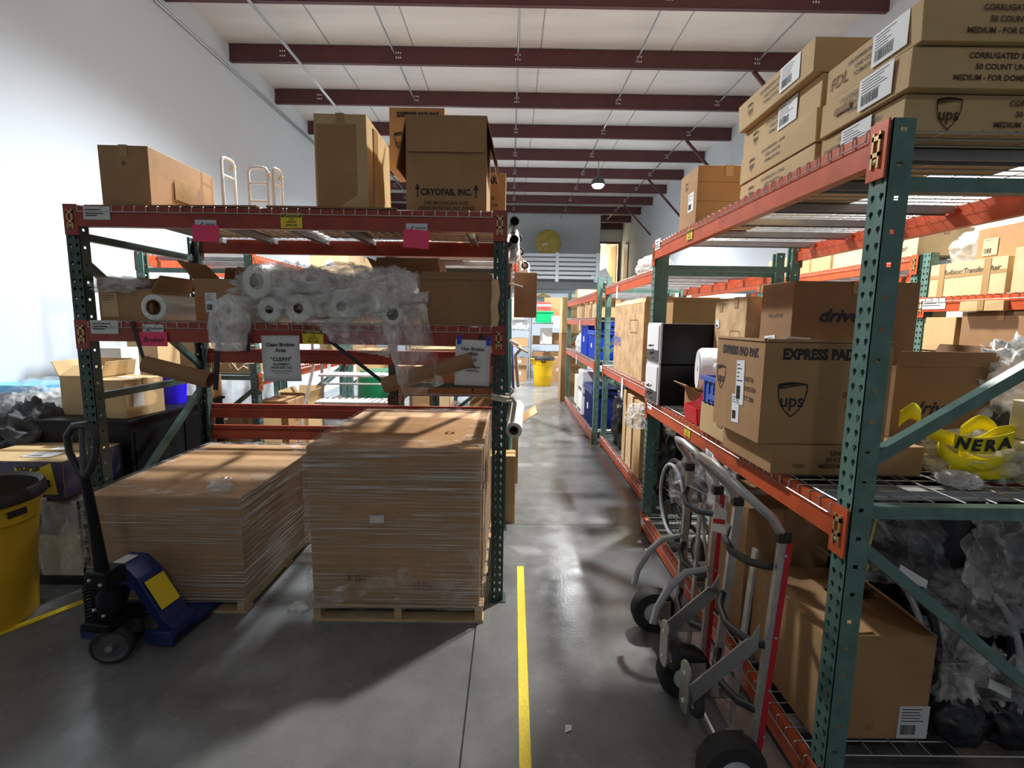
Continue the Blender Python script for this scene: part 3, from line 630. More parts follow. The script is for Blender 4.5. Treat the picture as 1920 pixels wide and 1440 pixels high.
b = crumple('bagged_roll', (-1.665, 2.935, T-.165), (.115, .12, .185), POLY, 9, 5, .13, 1.3, sharp=False); tag(b, 'round bundle in a cloudy plastic bag bulging over the middle beam', 'plastic bag')
film_roll('film roll inside the cloudy bag over the middle beam', (-1.67, 2.93, T+.075), (.3, .95, .0), .4, .09, .02)
for i, (x, z, rx, rz_, w) in enumerate(((-1.0, -.03, .40, .165, 'between the two core ends'), (-.74, .0, .22, .15, 'above the hanging film'), (-1.36, .16, .26, .15, 'under the big roll'))):
    b = crumple('loose_film', (x, 3.05, T+.04+.02*i), (rx, .17, rz_), POLYC, 20+i, 5, .3); tag(b, 'loose crinkled film heaped over the rolls '+w, 'plastic film')
b = sheet('hanging_film', [(-.78, 2.90, 1.86), (-.50, 2.90, 1.90), (-.40, 2.92, 1.42), (-.64, 2.90, 1.34)], POLYC, amp=.022, seed=3); tag(b, 'long clear film hanging down over the middle beam from the small roll', 'plastic film')
b = sheet('hanging_film', [(-1.20, 2.91, 1.80), (-.64, 2.90, 1.82), (-.72, 2.93, 1.58), (-1.0, 2.93, 1.62)], POLYC, amp=.018, seed=8); tag(b, 'short clear film sagging over the middle beam left of the hanging one', 'plastic film')
o, dm = carton('low open brown carton behind the film rolls at the rear of the middle shelf', (-.95, -.5), (3.5, 3.95), (T, T+.36), tone='brown', open_=True, flaps={'F': (10, .1), 'R': (-15, .12), 'L': (30, .12)})
o, dm = carton('dark brown open carton with a ragged top at the aisle end of the middle shelf', (-.545, -.12), (2.99, 3.45), (T, T+.275), tone='brown', open_=True, flaps={'F': (3, .045), 'B': (10, .08)})
b = MB(); b.tube([(0, 0, 0), (.006, .0, .05), (-.002, 0, .12), (.01, .01, .19), (.004, .02, .275)], [.020, .026, .022, .026, .022], 10)
k = b.build('kraft_paper_twist', K['pale'], None, True); k.location = (-.098, 2.955, T+.0); tag(k, 'twist of pale kraft paper at the corner of the dark open carton', 'paper')
# ---- hanging cardboard tubes on straps
def hang_tube(label, a, b_, r, straps):
    t = thing('cardboard_tube', label, 'tube', a, 0, 'hanging cardboard tubes'); A = Vector((0, 0, 0)); B = Vector(b_)-Vector(a); d = (B-A); ln = d.length; m = axis_m((0, 0, 0), d)
    MB().lathe([(r-.004, 0), (r, 0), (r, ln), (r-.004, ln), (r-.004, 0)], 24, m).build('tube_wall', K['brown'], t, True)
    for s0, s1 in straps:
        s0 = Vector(s0)-Vector(a); s1 = Vector(s1)-Vector(a); MB().bar(s0, s1, .022, .003, (0, -1, 0)).build('hanging_strap', BLACK, t)
hang_tube('cardboard core tube hanging on straps below the middle beam, left one', (-2.205, 2.95, 1.515), (-1.83, 2.97, 1.42), .050, [((-2.26, 2.94, 1.77), (-2.20, 2.94, 1.53)), ((-1.735, 2.935, 1.77), (-1.80, 2.965, 1.42))])
hang_tube('cardboard core tube hanging tilted below the middle beam, right one by the paper sign', (-.765, 2.95, 1.405), (-.225, 2.94, 1.575), .048, [((-1.09, 2.935, 1.68), (-.765, 2.95, 1.42)), ((-.17, 2.93, 1.72), (-.225, 2.94, 1.59))])
b = MB().bar((-1.575, 2.925, 1.78), (-1.58, 2.925, 1.60), .05, .004, (0, -1, 0)).bar((-1.73, 2.937, 1.78), (-1.80, 2.965, 1.36), .03, .004, (0, -1, 0)).build('black_strap', BLACK); tag(b, 'black strap hanging from the middle beam beside the cloudy bag', 'strap')
# ---- paper signs
def sign(label, x0, x1, z0, z1, lines, tape=None, y=2.928, rot=0):
    w, h = x1-x0, z1-z0; t = thing('paper_sign', label, 'sign', ((x0+x1)/2, y, z1), 0, 'paper signs on the left rack'); t.rotation_euler = (0, R(rot), 0)
    g = MB(); n = 8
    for j in range(n+1):
        for i in range(5): g.v.append((-w/2+w*i/4, -.004*math.sin(j/n*3)-.002*math.sin(i*2.), -h*j/n))
    for j in range(n):
        for i in range(4): a = j*5+i; g.f.append((a, a+1, a+6, a+5))
    p = g.build('paper_sheet', PAPER, t, True); s_ = p.modifiers.new('s', 'SOLIDIFY'); s_.thickness = .0006
    for s0, sz, zz, bd in lines:
        q = mxf.copy(); q.translation = (0, -.0085, -zz); put(p, text_mesh(s0, sz, bd, 0, 'CENTER', INK, 1), q, 'sign_lettering')
    for dx in tape or (): MB().box(dx-.012, dx+.012, -.006, -.004, -.03, .025).build('blue_tape', BLUE, t)
sign('white paper sign reading Clean Broken Area taped to the middle beam', -1.487, -1.258, 1.425, 1.700, [('Clean Broken', .031, .055, .0008), ('Area', .031, .088, .0008), ('"CLEAN"', .032, .142, .0006), ('EQUIPMENT', .018, .172, .0003), ('WITH RED TAG', .018, .192, .0003), ('Metal Scrap consolidation', .012, .212, 0), ('Return customer', .012, .227, 0)], rot=-1)
sign('white paper sign held by blue tape at the aisle end of the middle beam', -.325, -.115, 1.415, 1.690, [('Non Broken', .028, .055, .0006), ('AREA', .026, .085, .0005), ('OLD', .024, .120, .0004), ('EQUIPMENT', .018, .165, .0003), ('(HOSPITAL)', .016, .185, .0003)], tape=(-.085, .09), rot=2)

# ================================================================== WRAPPED PALLETS
def pallet(label, x0, x1, y0, y1, h=.11):
    w, d = x1-x0, y1-y0; t = thing('wooden_pallet', label, 'pallet', ((x0+x1)/2, (y0+y1)/2, 0), 0, 'wooden pallets')
    for x in (-w/2+.03, 0, w/2-.03): MB().box(x-.022, x+.022, -d/2, d/2, .018, h-.018).build('stringer', WOOD, t)
    n = 7
    for i in range(n): y = -d/2+(d-.09)*i/(n-1); MB().box(-w/2, w/2, y, y+.09, h-.018, h).build('deck_board', WOOD, t)
    for y in (-d/2, -.045, d/2-.09): MB().box(-w/2, w/2, y, y+.09, 0, .018).build('bottom_board', WOOD, t)
def wrapped(label, x0, x1, y0, y1, z0, z1, seed, cut=0, slope=(0, 0)):
    w, d, h = x1-x0, y1-y0, z1-z0; t = thing('wrapped_carton', label, 'wrapped carton', ((x0+x1)/2, (y0+y1)/2, z0), 0); PRINT_OFF[0] = .008
    b = MB().box(-w/2, w/2, -d/2, d/2, 0, h); rg = random.Random(seed); b.v = [(x+rg.uniform(-.012, .012), y+rg.uniform(-.01, .01), z) for x, y, z in b.v]
    b.build('box_body', K['kraft'], t, bevel=.006)
    # skirt of film, wrinkled, slightly off the box
    g = MB(); nx, nz = 40, 26; e = .012; per = []
    for (ax, ay), (bx, by) in (((-1, -1), (1, -1)), ((1, -1), (1, 1)), ((1, 1), (-1, 1)), ((-1, 1), (-1, -1))):
        for i in range(nx): q = i/nx; per.append(((ax+(bx-ax)*q), (ay+(by-ay)*q)))
    n = len(per)
    for j in range(nz+1):
        for (px, py) in per:
            zz = -.02+(h+.03)*j/nz; k = e+.006*noise.noise(Vector((px*3+seed, py*3, zz*14))); g.v.append((px*(w/2+k), py*(d/2+k), zz+.01*noise.noise(Vector((px*4, py*4, seed))) if j == 0 else zz))
    for j in range(nz):
        for i in range(n): g.f.append((j*n+i, j*n+(i+1) % n, (j+1)*n+(i+1) % n, (j+1)*n+i))
    g.build('stretch_film', FILMW, t, True)
    # film folded over the rim
    g = MB(); ring = [1.0, .93, .84, .74]
    for k, r_ in enumerate(ring):
        for (px, py) in per:
            nn = noise.noise(Vector((px*5+seed, py*5, k))); g.v.append((px*(w/2+e)*(r_+(0 if k == 0 else .06*nn)), py*(d/2+e)*(r_+(0 if k == 0 else .06*nn)), h+.010+(.014*nn if k else 0)+(0 if k == 0 else .004)))
    for k in range(len(ring)-1):
        for i in range(n): g.f.append((k*n+i, k*n+(i+1) % n, (k+1)*n+(i+1) % n, (k+1)*n+i))
    g.build('folded_film', FILMT, t, True)
    return t, (w, d, h)
pallet('pallet under the tall wrapped carton by the rack post', -1.165, -.14, 2.73, 3.95)
t, dm = wrapped('tall brown carton in stretch film on a pallet, nearest the aisle', -1.17, -.155, 2.735, 3.93, .112, 1.075, 2)
sticker(t, dm, 'F', .40, .555, .082, .048, 1, False, 2, PAPER); t.children[-1].location.y -= .012
STAIN = mat('red_brown_stain', (.20, .06, .03), .8)
b = sheet('tail_of_film', [(-1.18, 2.705, .175), (-.16, 2.71, .50), (-.155, 2.71, .12), (-1.15, 2.70, .105)], FILMT, 30, 10, .008, 4); b.parent = t; b.matrix_parent_inverse = Matrix.Translation(-t.location)
b = crumple('film_end', (-1.22, 2.70, .085), (.06, .035, .03), POLY, 4, 3, .4); tag(b, 'scrunched tail of stretch film at the left foot of the tall carton', 'plastic film')
m = face_m('T', *dm, .78, .32, .014); put(t, text_mesh('0', .10, .001, 0, 'CENTER', K['brown'], 1.4), m, 'printed_ring')
for (u, v, s_) in ((.27, .17, '3 IN'), (.66, .13, 'tHis')): text(t, dm, 'F', u, v, s_, .07, STAIN, .001)
pallet('pallet under the low wrapped carton behind the pallet jack', -2.525, -1.60, 2.80, 4.02, .10)
t, dm = wrapped('low wide brown carton in stretch film on a pallet, left of the tall one', -2.52, -1.60, 2.79, 4.05, .102, .745, 5)
b = crumple('film_knot', (-1.78, 2.92, .752), (.06, .05, .035), POLYC, 8, 3, .5); tag(b, 'scrunched knot of film on top of the low wrapped carton', 'plastic film')

# ================================================================== PALLET JACK
t = thing('pallet_jack', 'navy blue pallet jack with a black loop handle parked at the low wrapped pallet', 'pallet jack', (-2.095, 2.41, 0), 84)
def wheel(par, c, ax, r, w, hub=.5, name='wheel', mt=RUBBER, hm=DGREY):
    m = axis_m(c, ax); o = MB().lathe([(r*hub, -w/2), (r*.93, -w/2), (r, -w*.3), (r, w*.3), (r*.93, w/2), (r*hub, w/2)], 28, m, close=True).build(name, mt, par, True)
    MB().lathe([(0, -w*.3), (r*hub*.35, -w*.34), (r*hub*.4, -w*.2), (r*hub*.85, -w*.2), (r*hub, -w*.45), (r*hub, w*.45), (r*hub*.85, w*.2), (r*hub*.4, w*.2), (r*hub*.35, w*.34), (0, w*.3)], 24, m).build('wheel_hub', hm, o, True); return o
for k in (-.055, .055): wheel(t, (.96*k+.01, .40*k-.02, .098), (.96, .40, 0), .098, .05, .8, 'steer_wheel', RUBBER, DGREY)
MB().tube([(-.08, -.055, .098), (.10, .02, .098)], .018, 10).build('axle', STEEL, t)
MB().box(-.09, .12, -.08, .08, .19, .235).build('base_casting', BLACKM, t, bevel=.008)
MB().lathe([(.05, .2), (.055, .22), (.055, .36), (.035, .40), (.03, .46)], 20).build('pump_cylinder', BLACKM, t, True)
MB().tube([(-.03+.026*math.cos(a*.7), .075+.026*math.sin(a*.7), .22+.0021*a) for a in range(0, 100)], .005, 6).build('return_spring', BLACKM, t, True)
MB().box(-.06, .06, -.06, .07, .40, .50).build('handle_bracket', BLACKM, t, bevel=.012)
for y, z in ((.03, .46), (-.03, .44), (.02, .30), (-.03, .27)): MB().lathe([(0, .012), (.010, .008), (.011, 0)], 8, axis_m((-.061, y, z), (-1, 0, 0))).build('bolt_head', STEEL, t)
lp = lambda s_, z, q=0: (-.01, -s_*1.1+q, z)
h = MB().tube([lp(-.01, .46), lp(-.025, .70), lp(-.05, 1.0)], [.034, .026, .022], 10).build('tow_bar', BLACKM, t, True)
MB().tube([lp(s_, z) for s_, z in ((-.05, .98), (-.085, 1.03), (-.118, 1.12), (-.118, 1.20), (-.08, 1.25), (-.01, 1.262), (.028, 1.21), (.02, 1.12), (-.018, 1.03))], [.022, .018, .016, .018, .020, .021, .019, .017, .02], 12, closed=True).build('handle_loop', BLACK, h, True)
MB().tube([lp(-.05, 1.0), lp(-.047, 1.12), lp(-.04, 1.245)], [.020, .014, .015], 8).build('release_lever', DGREY, h, True)
# yoke: arms sloping from the pump head down to the two fork roots (cross-section across the jack, extruded along it)
mj = Matrix.Rotation(R(90), 4, 'Z')
prof = [(-.27, .035), (-.27, .115), (-.215, .15), (-.075, .385), (.0, .455), (.10, .455), (.17, .40), (.235, .15), (.27, .115), (.27, .035), (.20, .035), (.16, .14), (.08, .33), (.0, .35), (-.05, .31), (-.17, .13), (-.20, .035)]
MB().prism([(y, z) for y, z in prof], -.26, -.10, mj @ Matrix.Identity(4)).build('yoke_frame', JACK, t, bevel=.004)
MB().add([(.115, -.096, .355), (.245, -.096, .355), (.245, -.188, .202), (.115, -.188, .202)], [(0, 1, 2, 3)]).build('yellow_sticker', YEL, t).location = (0, -.005, .004)
MB().add([(.12, .02, .4575), (.22, .02, .4575), (.22, .09, .4575), (.12, .09, .4575)], [(0, 1, 2, 3)]).build('white_sticker', PAPER, t)
for y in (-.27, .12):
    f = MB().box(.08, 1.10, y, y+.15, .03, .072).build('fork', JACK, t, bevel=.008); MB().box(.07, .10, y-.004, y+.154, .028, .105).build('fork_root', JACK, f, bevel=.006)
    wheel(f, (1.0, y+.075, .028), (0, 1, 0), .026, .07, .4, 'load_roller', RUBBER, STEEL)
MB().tube([(.02, -.14, .12), (.02, .14, .12)], .012, 8).build('steer_arm', BLACKM, t, True)

# ================================================================== LEFT CLUTTER
def brute(label, loc, m, liner=True, name_text='BRUTE', group='yellow bins', rz=30):
    t = thing('waste_bin', label, 'bin', loc, rz, group)
    MB().lathe([(0, 0), (.235, 0), (.245, .02), (.28, .60), (.300, .62), (.302, .70), (.315, .705), (.318, .80), (.305, .80), (.295, .70), (.24, .03), (0, .03)], 48).build('bin_body', m, t, True)
    for a in (0, 180):
        h = MB().box(.30, .375, -.07, .07, .755, .785).box(.30, .36, -.07, -.055, .64, .76).box(.30, .36, .055, .07, .64, .76); o = h.build('bin_handle', m, t, bevel=.006); o.rotation_euler = (0, 0, R(a))
    if liner: MB().lathe([(.285, .60), (.300, .795), (.322, .815), (.333, .80), (.336, .74), (.330, .735)], 48).build('bin_liner', BLACK, t, True)
    return t
b = brute('large yellow waste bin with a black liner at the left edge of the photo', (-3.10, 2.70, 0), YBIN2, rz=100)
o = MB().box(-.05, .05, -.005, 0, -.022, .022).build('name_plate', INK, b); a = R(-15)
o.matrix_local = Matrix.Rotation(a, 4, 'Z') @ Matrix.Translation((0, -.304, .685)); q = o.matrix_local @ Matrix.Translation((0, -.0065, 0)) @ mxf
put(b, text_mesh('BRUTE', .028, .0006, 0, 'CENTER', YBIN2, 1), q, 'plate_lettering')
# boxed vacuum
o, dm = carton('dark blue and yellow printed carton beside the yellow bin', (-3.62, -2.93), (3.12, 3.62), (.60, .85), tone='tan', tape='x', warp=.002)
SB = mat('printed_navy_panel', (.03, .03, .10), .5, 0, 0, 9, col2=(.12, .10, .14))
for f in 'FRL': m = face_m(f, *dm, .5, .5, .003); W_ = dm[0] if f == 'F' else dm[1]; put(o, MB().box(-W_/2+.002, W_/2-.002, -dm[2]/2+.004, dm[2]/2-.004, -.002, 0).mesh('navy_print', SB), m, 'printed_panel')
m = face_m('F', *dm, .75, .5, .004); put(o, MB().add([(-.14, .08, 0), (.04, .085, 0), (.10, .115, 0), (.13, -.10, 0), (-.14, -.10, 0)], [(0, 1, 2, 3, 4)]).mesh('yellow_print', YEL), m, 'yellow_panel')
text(o, dm, 'F', .67, .76, 'SHOP', .052, INK, .003, shear=.2, sx=1.15, off=.0052); m = face_m('F', *dm, .83, .40, .005); put(o, MB().box(-.03, .03, -.025, .025, 0, .001).mesh('black_badge', INK), m, 'black_badge')
sticker(o, dm, 'T', .62, .3, .2, .12, 4, True, 0, WHITE); sticker(o, dm, 'T', .6, .62, .12, .07, 0, False, 0, WHITE)
# shrouded machine under it
t = thing('shrouded_machine', 'grey and ivory machine under a clear plastic cover between the bin and the low pallet', 'machine', (-2.99, 3.30, 0))
MB().box(-.16, .14, -.18, .18, .05, .33).build('lower_cabinet', IVORY, t, bevel=.01); MB().box(-.15, .13, -.16, .18, .33, .56).build('upper_cabinet', GREY, t, bevel=.03)
MB().box(.145, .185, -.20, -.16, .0, .585).build('front_rail', BLACK, t); MB().box(-.18, .18, -.2, .2, .0, .05).build('black_base', BLACK, t); b = sheet('plastic_cover', [(-.2, -.2, .60), (.2, -.21, .56), (.17, -.205, .12), (-.18, -.2, .10)], POLYC, amp=.012, seed=12, parent=t)
# black metal cabinet
t = thing('metal_cabinet', 'long black metal cabinet behind the left rack post', 'cabinet', (-3.17, 4.2, 0))
MB().box(-.36, .32, -.60, .60, 0, 1.0).build('cabinet_body', BLACKM, t, bevel=.004); MB().box(-.38, .335, -.62, .62, 1.0, 1.025).build('cabinet_top', BLACKM, t, bevel=.004)
MB().box(.321, .327, -.56, -.01, .05, .93).build('cabinet_door', BLACKM, t, bevel=.002); MB().box(.321, .327, .01, .56, .05, .93).build('cabinet_door', BLACKM, t, bevel=.002)
MB().lathe([(0, .02), (.012, .015), (.012, 0)], 12, axis_m((.327, -.06, .6), (1, 0, 0))).build('door_knob', STEEL, t, True)
o, dm = carton('open tan carton on the black cabinet, left one with spread flaps', (-3.50, -3.18), (3.78, 4.12), (1.027, 1.33), tone='tan', open_=True, flaps={'L': (28, .13), 'B': (5, .12), 'F': (-62, .15), 'R': (15, .12)})
sticker(o, dm, 'F', .62, .45, .07, .05, 0, False, 0, WHITE)
o, dm = carton('closed tan carton with two labels on the black cabinet, turned corner first', (-3.165, -2.875), (3.66, 4.02), (1.027, 1.32), -6, tone='tan', tape='x', warp=.008)
sticker(o, dm, 'R', .30, .55, .10, .16, 3, False, 0, PAPER); sticker(o, dm, 'F', .6, .68, .07, .045, 1, False); sticker(o, dm, 'T', .5, .5, .12, .07, 2, False)
o, dm = carton('tall tan carton with wood-grain print behind the open carton', (-3.52, -3.24), (4.50, 4.8), (1.027, 1.64), tone='tan', tape='x')
for i in range(9): text(o, dm, 'F', .5, .2+i*.06, '~~~~~~~', .05, K['brown'])
b = thing('white_box', 'white box with a barcode label standing behind the left rack post', 'box', (-3.44, 4.30, 1.027)); MB().box(-.10, .10, -.1, .1, 0, .50).build('box_body', WHITEP, b, bevel=.003); sticker(b, (.20, .2, .50), 'F', .5, .2, .14, .15, 2)
bt = thing('plastic_tub', 'bright blue plastic tub behind the labelled carton', 'tub', (-3.07, 4.40, 1.027)); MB().lathe([(0, .01), (.11, .0), (.13, .28), (.145, .29), (.145, .31), (.12, .31), (.105, .02), (0, .02)], 24).build('tub_body', mat('ultramarine_plastic', (.02, .01, .75), .35), bt, True)
o, dm = carton('small brown carton beside the blue tub', (-2.99, -2.85), (4.62, 4.80), (1.027, 1.25), tone='kraft')
# pile of dark clothing and bags at the left edge
for i, (x, y, z, r_, m_, lb) in enumerate(((-3.98, 3.9, .45, (.38, .35, .32), CLOTH, 'dark grey cloth bundle heaped against the left wall'), (-3.72, 3.75, .62, (.25, .2, .26), CLOTH, 'dark cloth bundle next to the black cabinet'),
    (-4.08, 4.3, .86, (.30, .3, .20), POLYD, 'dusty clear bag on top of the cloth heap'), (-3.95, 4.1, .92, (.22, .2, .14), POLYC, 'crumpled clear film on the heap by the left wall'), (-4.1, 3.45, .45, (.20, .18, .28), POLY, 'white plastic bag at the left edge of the photo'))):
    b = crumple('cloth_bundle' if m_ is CLOTH else 'plastic_bag', (x, y, z), r_, m_, 30+i, 5, .3, 2.2); tag(b, lb, 'bundle' if m_ is CLOTH else 'plastic bag')
b = thing('plastic_tray', 'pale blue plastic tray on top of the cloth heap', 'tray', (-4.25, 4.35, 1.13)); MB().box(-.25, .25, -.2, .2, 0, .07).build('tray_body', mat('pale_blue_plastic', (.16, .55, .88), .4), b, bevel=.01)
t = thing('storage_table', 'low dark table under the cloth heap', 'table', (-4.0, 3.9, 0)); MB().box(-.55, .45, -.55, .65, .42, .45).build('tabletop', BLACKM, t)
for x in (-.5, .4):
    for y in (-.5, .6): MB().box(x-.02, x+.02, y-.02, y+.02, 0, .42).build('leg', BLACKM, t)
# floor tape
b = MB().box(-.026, .026, -.83, .87, 0, .0016); nn = []
g = MB(); n = 60
for i in range(n+1):
    y = 1.45+(3.42-1.45)*i/n; xc = .083+.014*(y-1.5)/1.9; w = .0245+.002*noise.noise(Vector((y*9, 3, 0)))
    g.v += [(xc-w, y, .002), (xc+w, y, .002)]
g.f = [(2*i, 2*i+1, 2*i+3, 2*i+2) for i in range(n)]; b = g.build('floor_tape', YTAPE); sl = b.modifiers.new('t', 'SOLIDIFY'); sl.thickness = .001; tag(b, 'bright yellow tape line along the aisle floor', 'floor tape', 'yellow floor tapes')
b = MB().bar((-3.3, 1.90, .0016), (-2.62, 3.02, .0016), .055, .001).build('floor_tape', YTAPE); tag(b, 'dull yellow tape line running under the pallet jack corner', 'floor tape', 'yellow floor tapes')
b = MB().add([(0, 0, 0), (.03, .01, .004), (.035, .04, .002), (.005, .035, .008)], [(0, 1, 2, 3)]).build('paper_scrap', WHITE); b.location = (.265, 1.945, .002); sl = b.modifiers.new('t', 'SOLIDIFY'); sl.thickness = .0008; tag(b, 'small white scrap of paper on the aisle floor', 'paper')
# ================================================================== AISLE SIDE OF THE LEFT ROWS
film_roll('white wrapped roll tied to the front rack post beside the aisle', (.030, 3.04, 1.115), (.05, 1, .10), .55, .052, .030, group=None, side=WHITEP, wrap=False)
b = MB(); b.tube([(-.105, 2.945, 1.355), (-.02, 2.94, 1.34), (.012, 3.0, 1.335), (.0, 3.06, 1.34), (-.105, 3.06, 1.35)], .011, 6, closed=True)
b.tube([(-.105, 2.945, 1.335), (-.02, 2.94, 1.32), (.012, 3.0, 1.315), (.0, 3.06, 1.32), (-.105, 3.06, 1.33)], .011, 6, closed=True).tube([(.01, 3.0, 1.34), (.035, 3.02, 1.30), (.02, 3.06, 1.17)], .014, 6).tube([(.01, 3.0, 1.33), (.0, 3.03, 1.25), (-.012, 3.10, 1.17)], .010, 6).tube([(.0, 3.0, 1.35), (.025, 2.99, 1.375), (.0, 3.0, 1.40)], .009, 6)
b = b.build('cream_strap', CREAM, None, True); tag(b, 'cream cloth strap knotted round the front rack post holding the roll', 'strap')
b = MB().tube([(.0, 4.40, 1.63), (.06, 4.36, 1.60), (.10, 4.40, 1.56), (.05, 4.44, 1.50), (.08, 4.5, 1.2)], .016, 6).tube([(.06, 4.36, 1.58), (.16, 4.36, 1.53)], .012, 5).build('cream_strap', CREAM, None, True); tag(b, 'cream cloth strap hanging on the second rack post by the aisle', 'strap')
for i, (x, y, z, r_, lb) in enumerate(((.02, 3.85, 2.56, .036, 'upper of the two black pipe ends beside the front rack post'), (.02, 3.85, 2.425, .034, 'lower of the two black pipe ends beside the front rack post'))):
    b = MB().lathe([(r_*.8, 0), (r_, 0), (r_, .55), (r_*.8, .55), (r_*.8, 0)], 20, axis_m((x, y, z), (-.05, 1, 0))).build('black_pipe', BLACK, None, True); tag(b, lb, 'pipe')
o, dm = carton('dark brown flat carton hanging out over the aisle from the left row', (.03, .235), (4.47, 4.95), (1.84, 2.24), tone='brown', tape=None)
b = MB().bar((-.20, 0, 2.13), (-.08, -.10, 2.11), .03, .004, (0, 0, 1)).bar((.0, -.002, 2.13), (-.2, -.002, 2.13), .004, .03, (0, 1, 0)).build('side_bracket', LGREY, LB)
t = thing('folded_walker', 'folded walking frame with small caster wheels standing on the overhanging brown carton', 'walker', (.09, 4.70, 2.242))
MB().tube([(-.02, -.10, .0), (-.03, -.10, .31), (-.03, .1, .31), (.0, .12, .0)], .011, 8).build('walker_frame', ALU, t, True); MB().tube([(-.03, -.10, .20), (.03, .08, .10), (.05, .1, 0)], .011, 8).build('walker_leg', ALU, t, True)
for x, y, z in ((-.025, -.11, .31), (-.005, -.03, .205), (.04, .07, .09)): c = wheel(t, (x, y, z), (.3, 1, 0), .036, .03, .5, 'caster_wheel', BLACK, LGREY)
for i, (x, y, z, r_, lb) in enumerate(((.015, 4.25, 2.30, (.05, .12, .16), 'white bag tied high on the left row beside the front rack post'), (.12, 5.2, 2.24, (.07, .12, .10), 'white bag resting on the overhanging brown carton'))):
    b = crumple('white_bag', (x, y, z), r_, WHITEP, 50+i, 4, .2); tag(b, lb, 'bag')
for x, y, z0, z1, lb, m_ in ((.02, 4.42, .25, 2.0, 'teal pole leaning against the second rack post', mat('teal_pole', (.12, .35, .36), .4)), (.055, 5.0, 2.2, 2.7, 'orange stick rising above the overhanging carton', ORANGE), (.05, 6.4, .9, 1.5, 'blue pole tied on the left side of the aisle', NAVY)):
    b = MB().tube([(x, y, z0), (x-.03, y+.05, z1)], .016, 8).build('pole', m_, None, True); tag(b, lb, 'pole')
o, dm = carton('open brown carton jutting into the aisle at the foot of the left row', (-.42, .09), (4.66, 5.1), (.21, .80), tone='tan', open_=True, flaps={'R': (55, .22), 'F': (5, .1)})
o, dm = carton('tan carton at floor level below the tied roll in the left row', (-.42, .06), (4.2, 4.42), (.0, .62), tone='tan')
# cartons on the left-row racks, one table of boxes
def boxes(rows, group, where):
    """rows: (x0, x1, y0, y1, z0, z1, tone, label)"""
    for i, (x0, x1, y0, y1, z0, z1, tone, lb) in enumerate(rows):
        kw = {}
        if lb.startswith('open'): kw = dict(open_=True, flaps={'F': (35, .1), 'R': (20, .1), 'L': (25, .1), 'B': (10, .1)})
        o, dm = carton(lb+' '+where, (x0, x1), (y0, y1), (z0, z1), tone=tone, tape='x' if i % 2 else 'y', group=group, **kw)
        if i % 2 == 0 and not kw: sticker(o, dm, 'F', .5, .5, min(.12, dm[0]*.5), min(.10, dm[2]*.4), 3, True, 0, seed=i)
        if not kw: text(o, dm, 'R', .5, .6, ('HANDLE', 'FRAGILE', 'QTY 12')[i % 3], .035, BROWNINK)
boxes([(-1.08, -.78, 4.6, 5.0, 1.107, 1.37, 'tan', 'squat tan carton at the left'), (-.74, -.36, 4.6, 5.0, 1.107, 1.29, 'kraft', 'flat brown carton in the middle'), (-.60, -.36, 4.65, 5.0, 1.292, 1.42, 'pale', 'small pale carton stacked on the flat one'),
       (-.34, -.03, 4.6, 5.05, 1.107, 1.48, 'kraft', 'tall brown carton by the post'), (-1.08, -.62, 4.56, 5.0, .207, .62, 'kraft', 'brown carton on the lowest level'), (-1.05, -.6, 5.2, 5.7, 1.107, 1.50, 'tan', 'tan carton set back'),
       (-.55, -.05, 5.2, 5.8, 1.107, 1.62, 'kraft', 'large brown carton set back'), (-1.05, -.55, 5.9, 6.5, 1.107, 1.55, 'pale', 'pale carton deep inside'), (-.50, -.05, 5.95, 6.5, 1.107, 1.5, 'tan', 'tan carton deep inside'),
       (-1.0, -.5, 4.7, 5.3, 2.417, 2.60, 'tan', 'low tan carton up top'), (-.42, -.05, 4.9, 5.4, .207, .66, 'tan', 'tan carton on the lowest level')], 'cartons in the aisle-side left rack', 'in the left row beside the aisle')
boxes([(-1.0, -.3, 7.3, 7.9, 1.207, 1.75, 'tan', 'tan carton'), (-1.0, -.4, 8.1, 8.7, 1.207, 1.7, 'kraft', 'brown carton'), (-.6, -.05, 7.3, 7.9, .207, .75, 'kraft', 'low brown carton'), (-.6, -.02, 8.1, 8.8, .207, .9, 'tan', 'low tan carton'), (-.55, -.03, 8.2, 8.8, 2.417, 2.75, 'pale', 'pale carton up top')], 'cartons in the far left aisle-side rack', 'in the far bay of the left row')
# against the left wall
boxes([(-3.55, -3.05, 4.95, 5.4, 1.247, 1.95, 'pale', 'tall pale carton near the front'), (-3.0, -2.56, 4.98, 5.35, 1.247, 1.50, 'tan', 'low tan carton near the front'), (-3.55, -3.1, 5.5, 5.95, 1.247, 1.9, 'tan', 'tall tan carton set back'),
       (-3.05, -2.6, 5.45, 5.9, 1.247, 1.62, 'kraft', 'brown carton set back'), (-3.5, -2.95, 6.1, 6.7, 1.247, 1.85, 'pale', 'pale carton deep inside'), (-3.5, -2.95, 4.95, 5.5, .207, .70, 'kraft', 'brown carton on the lowest level'),
       (-2.93, -2.56, 5.0, 5.4, .207, .78, 'tan', 'tan carton on the lowest level'), (-2.9, -2.55, 5.55, 6.0, .207, .85, 'kraft', 'tall brown carton on the lowest level'), (-2.88, -2.55, 6.1, 6.6, .207, .8, 'tan', 'open tan carton on the lowest level')], 'cartons in the wall-side left rack', 'in the rack against the left wall')
b = MB()
for i in range(5): b.box(-.22+.01*i, .2-.008*i, -.17, .17, i*.006, i*.006+.004)
b = b.build('paper_stack', WHITE); b.location = (-2.78, 5.15, 1.503); tag(b, 'stack of white papers on the low tan carton in the wall-side rack', 'paper')
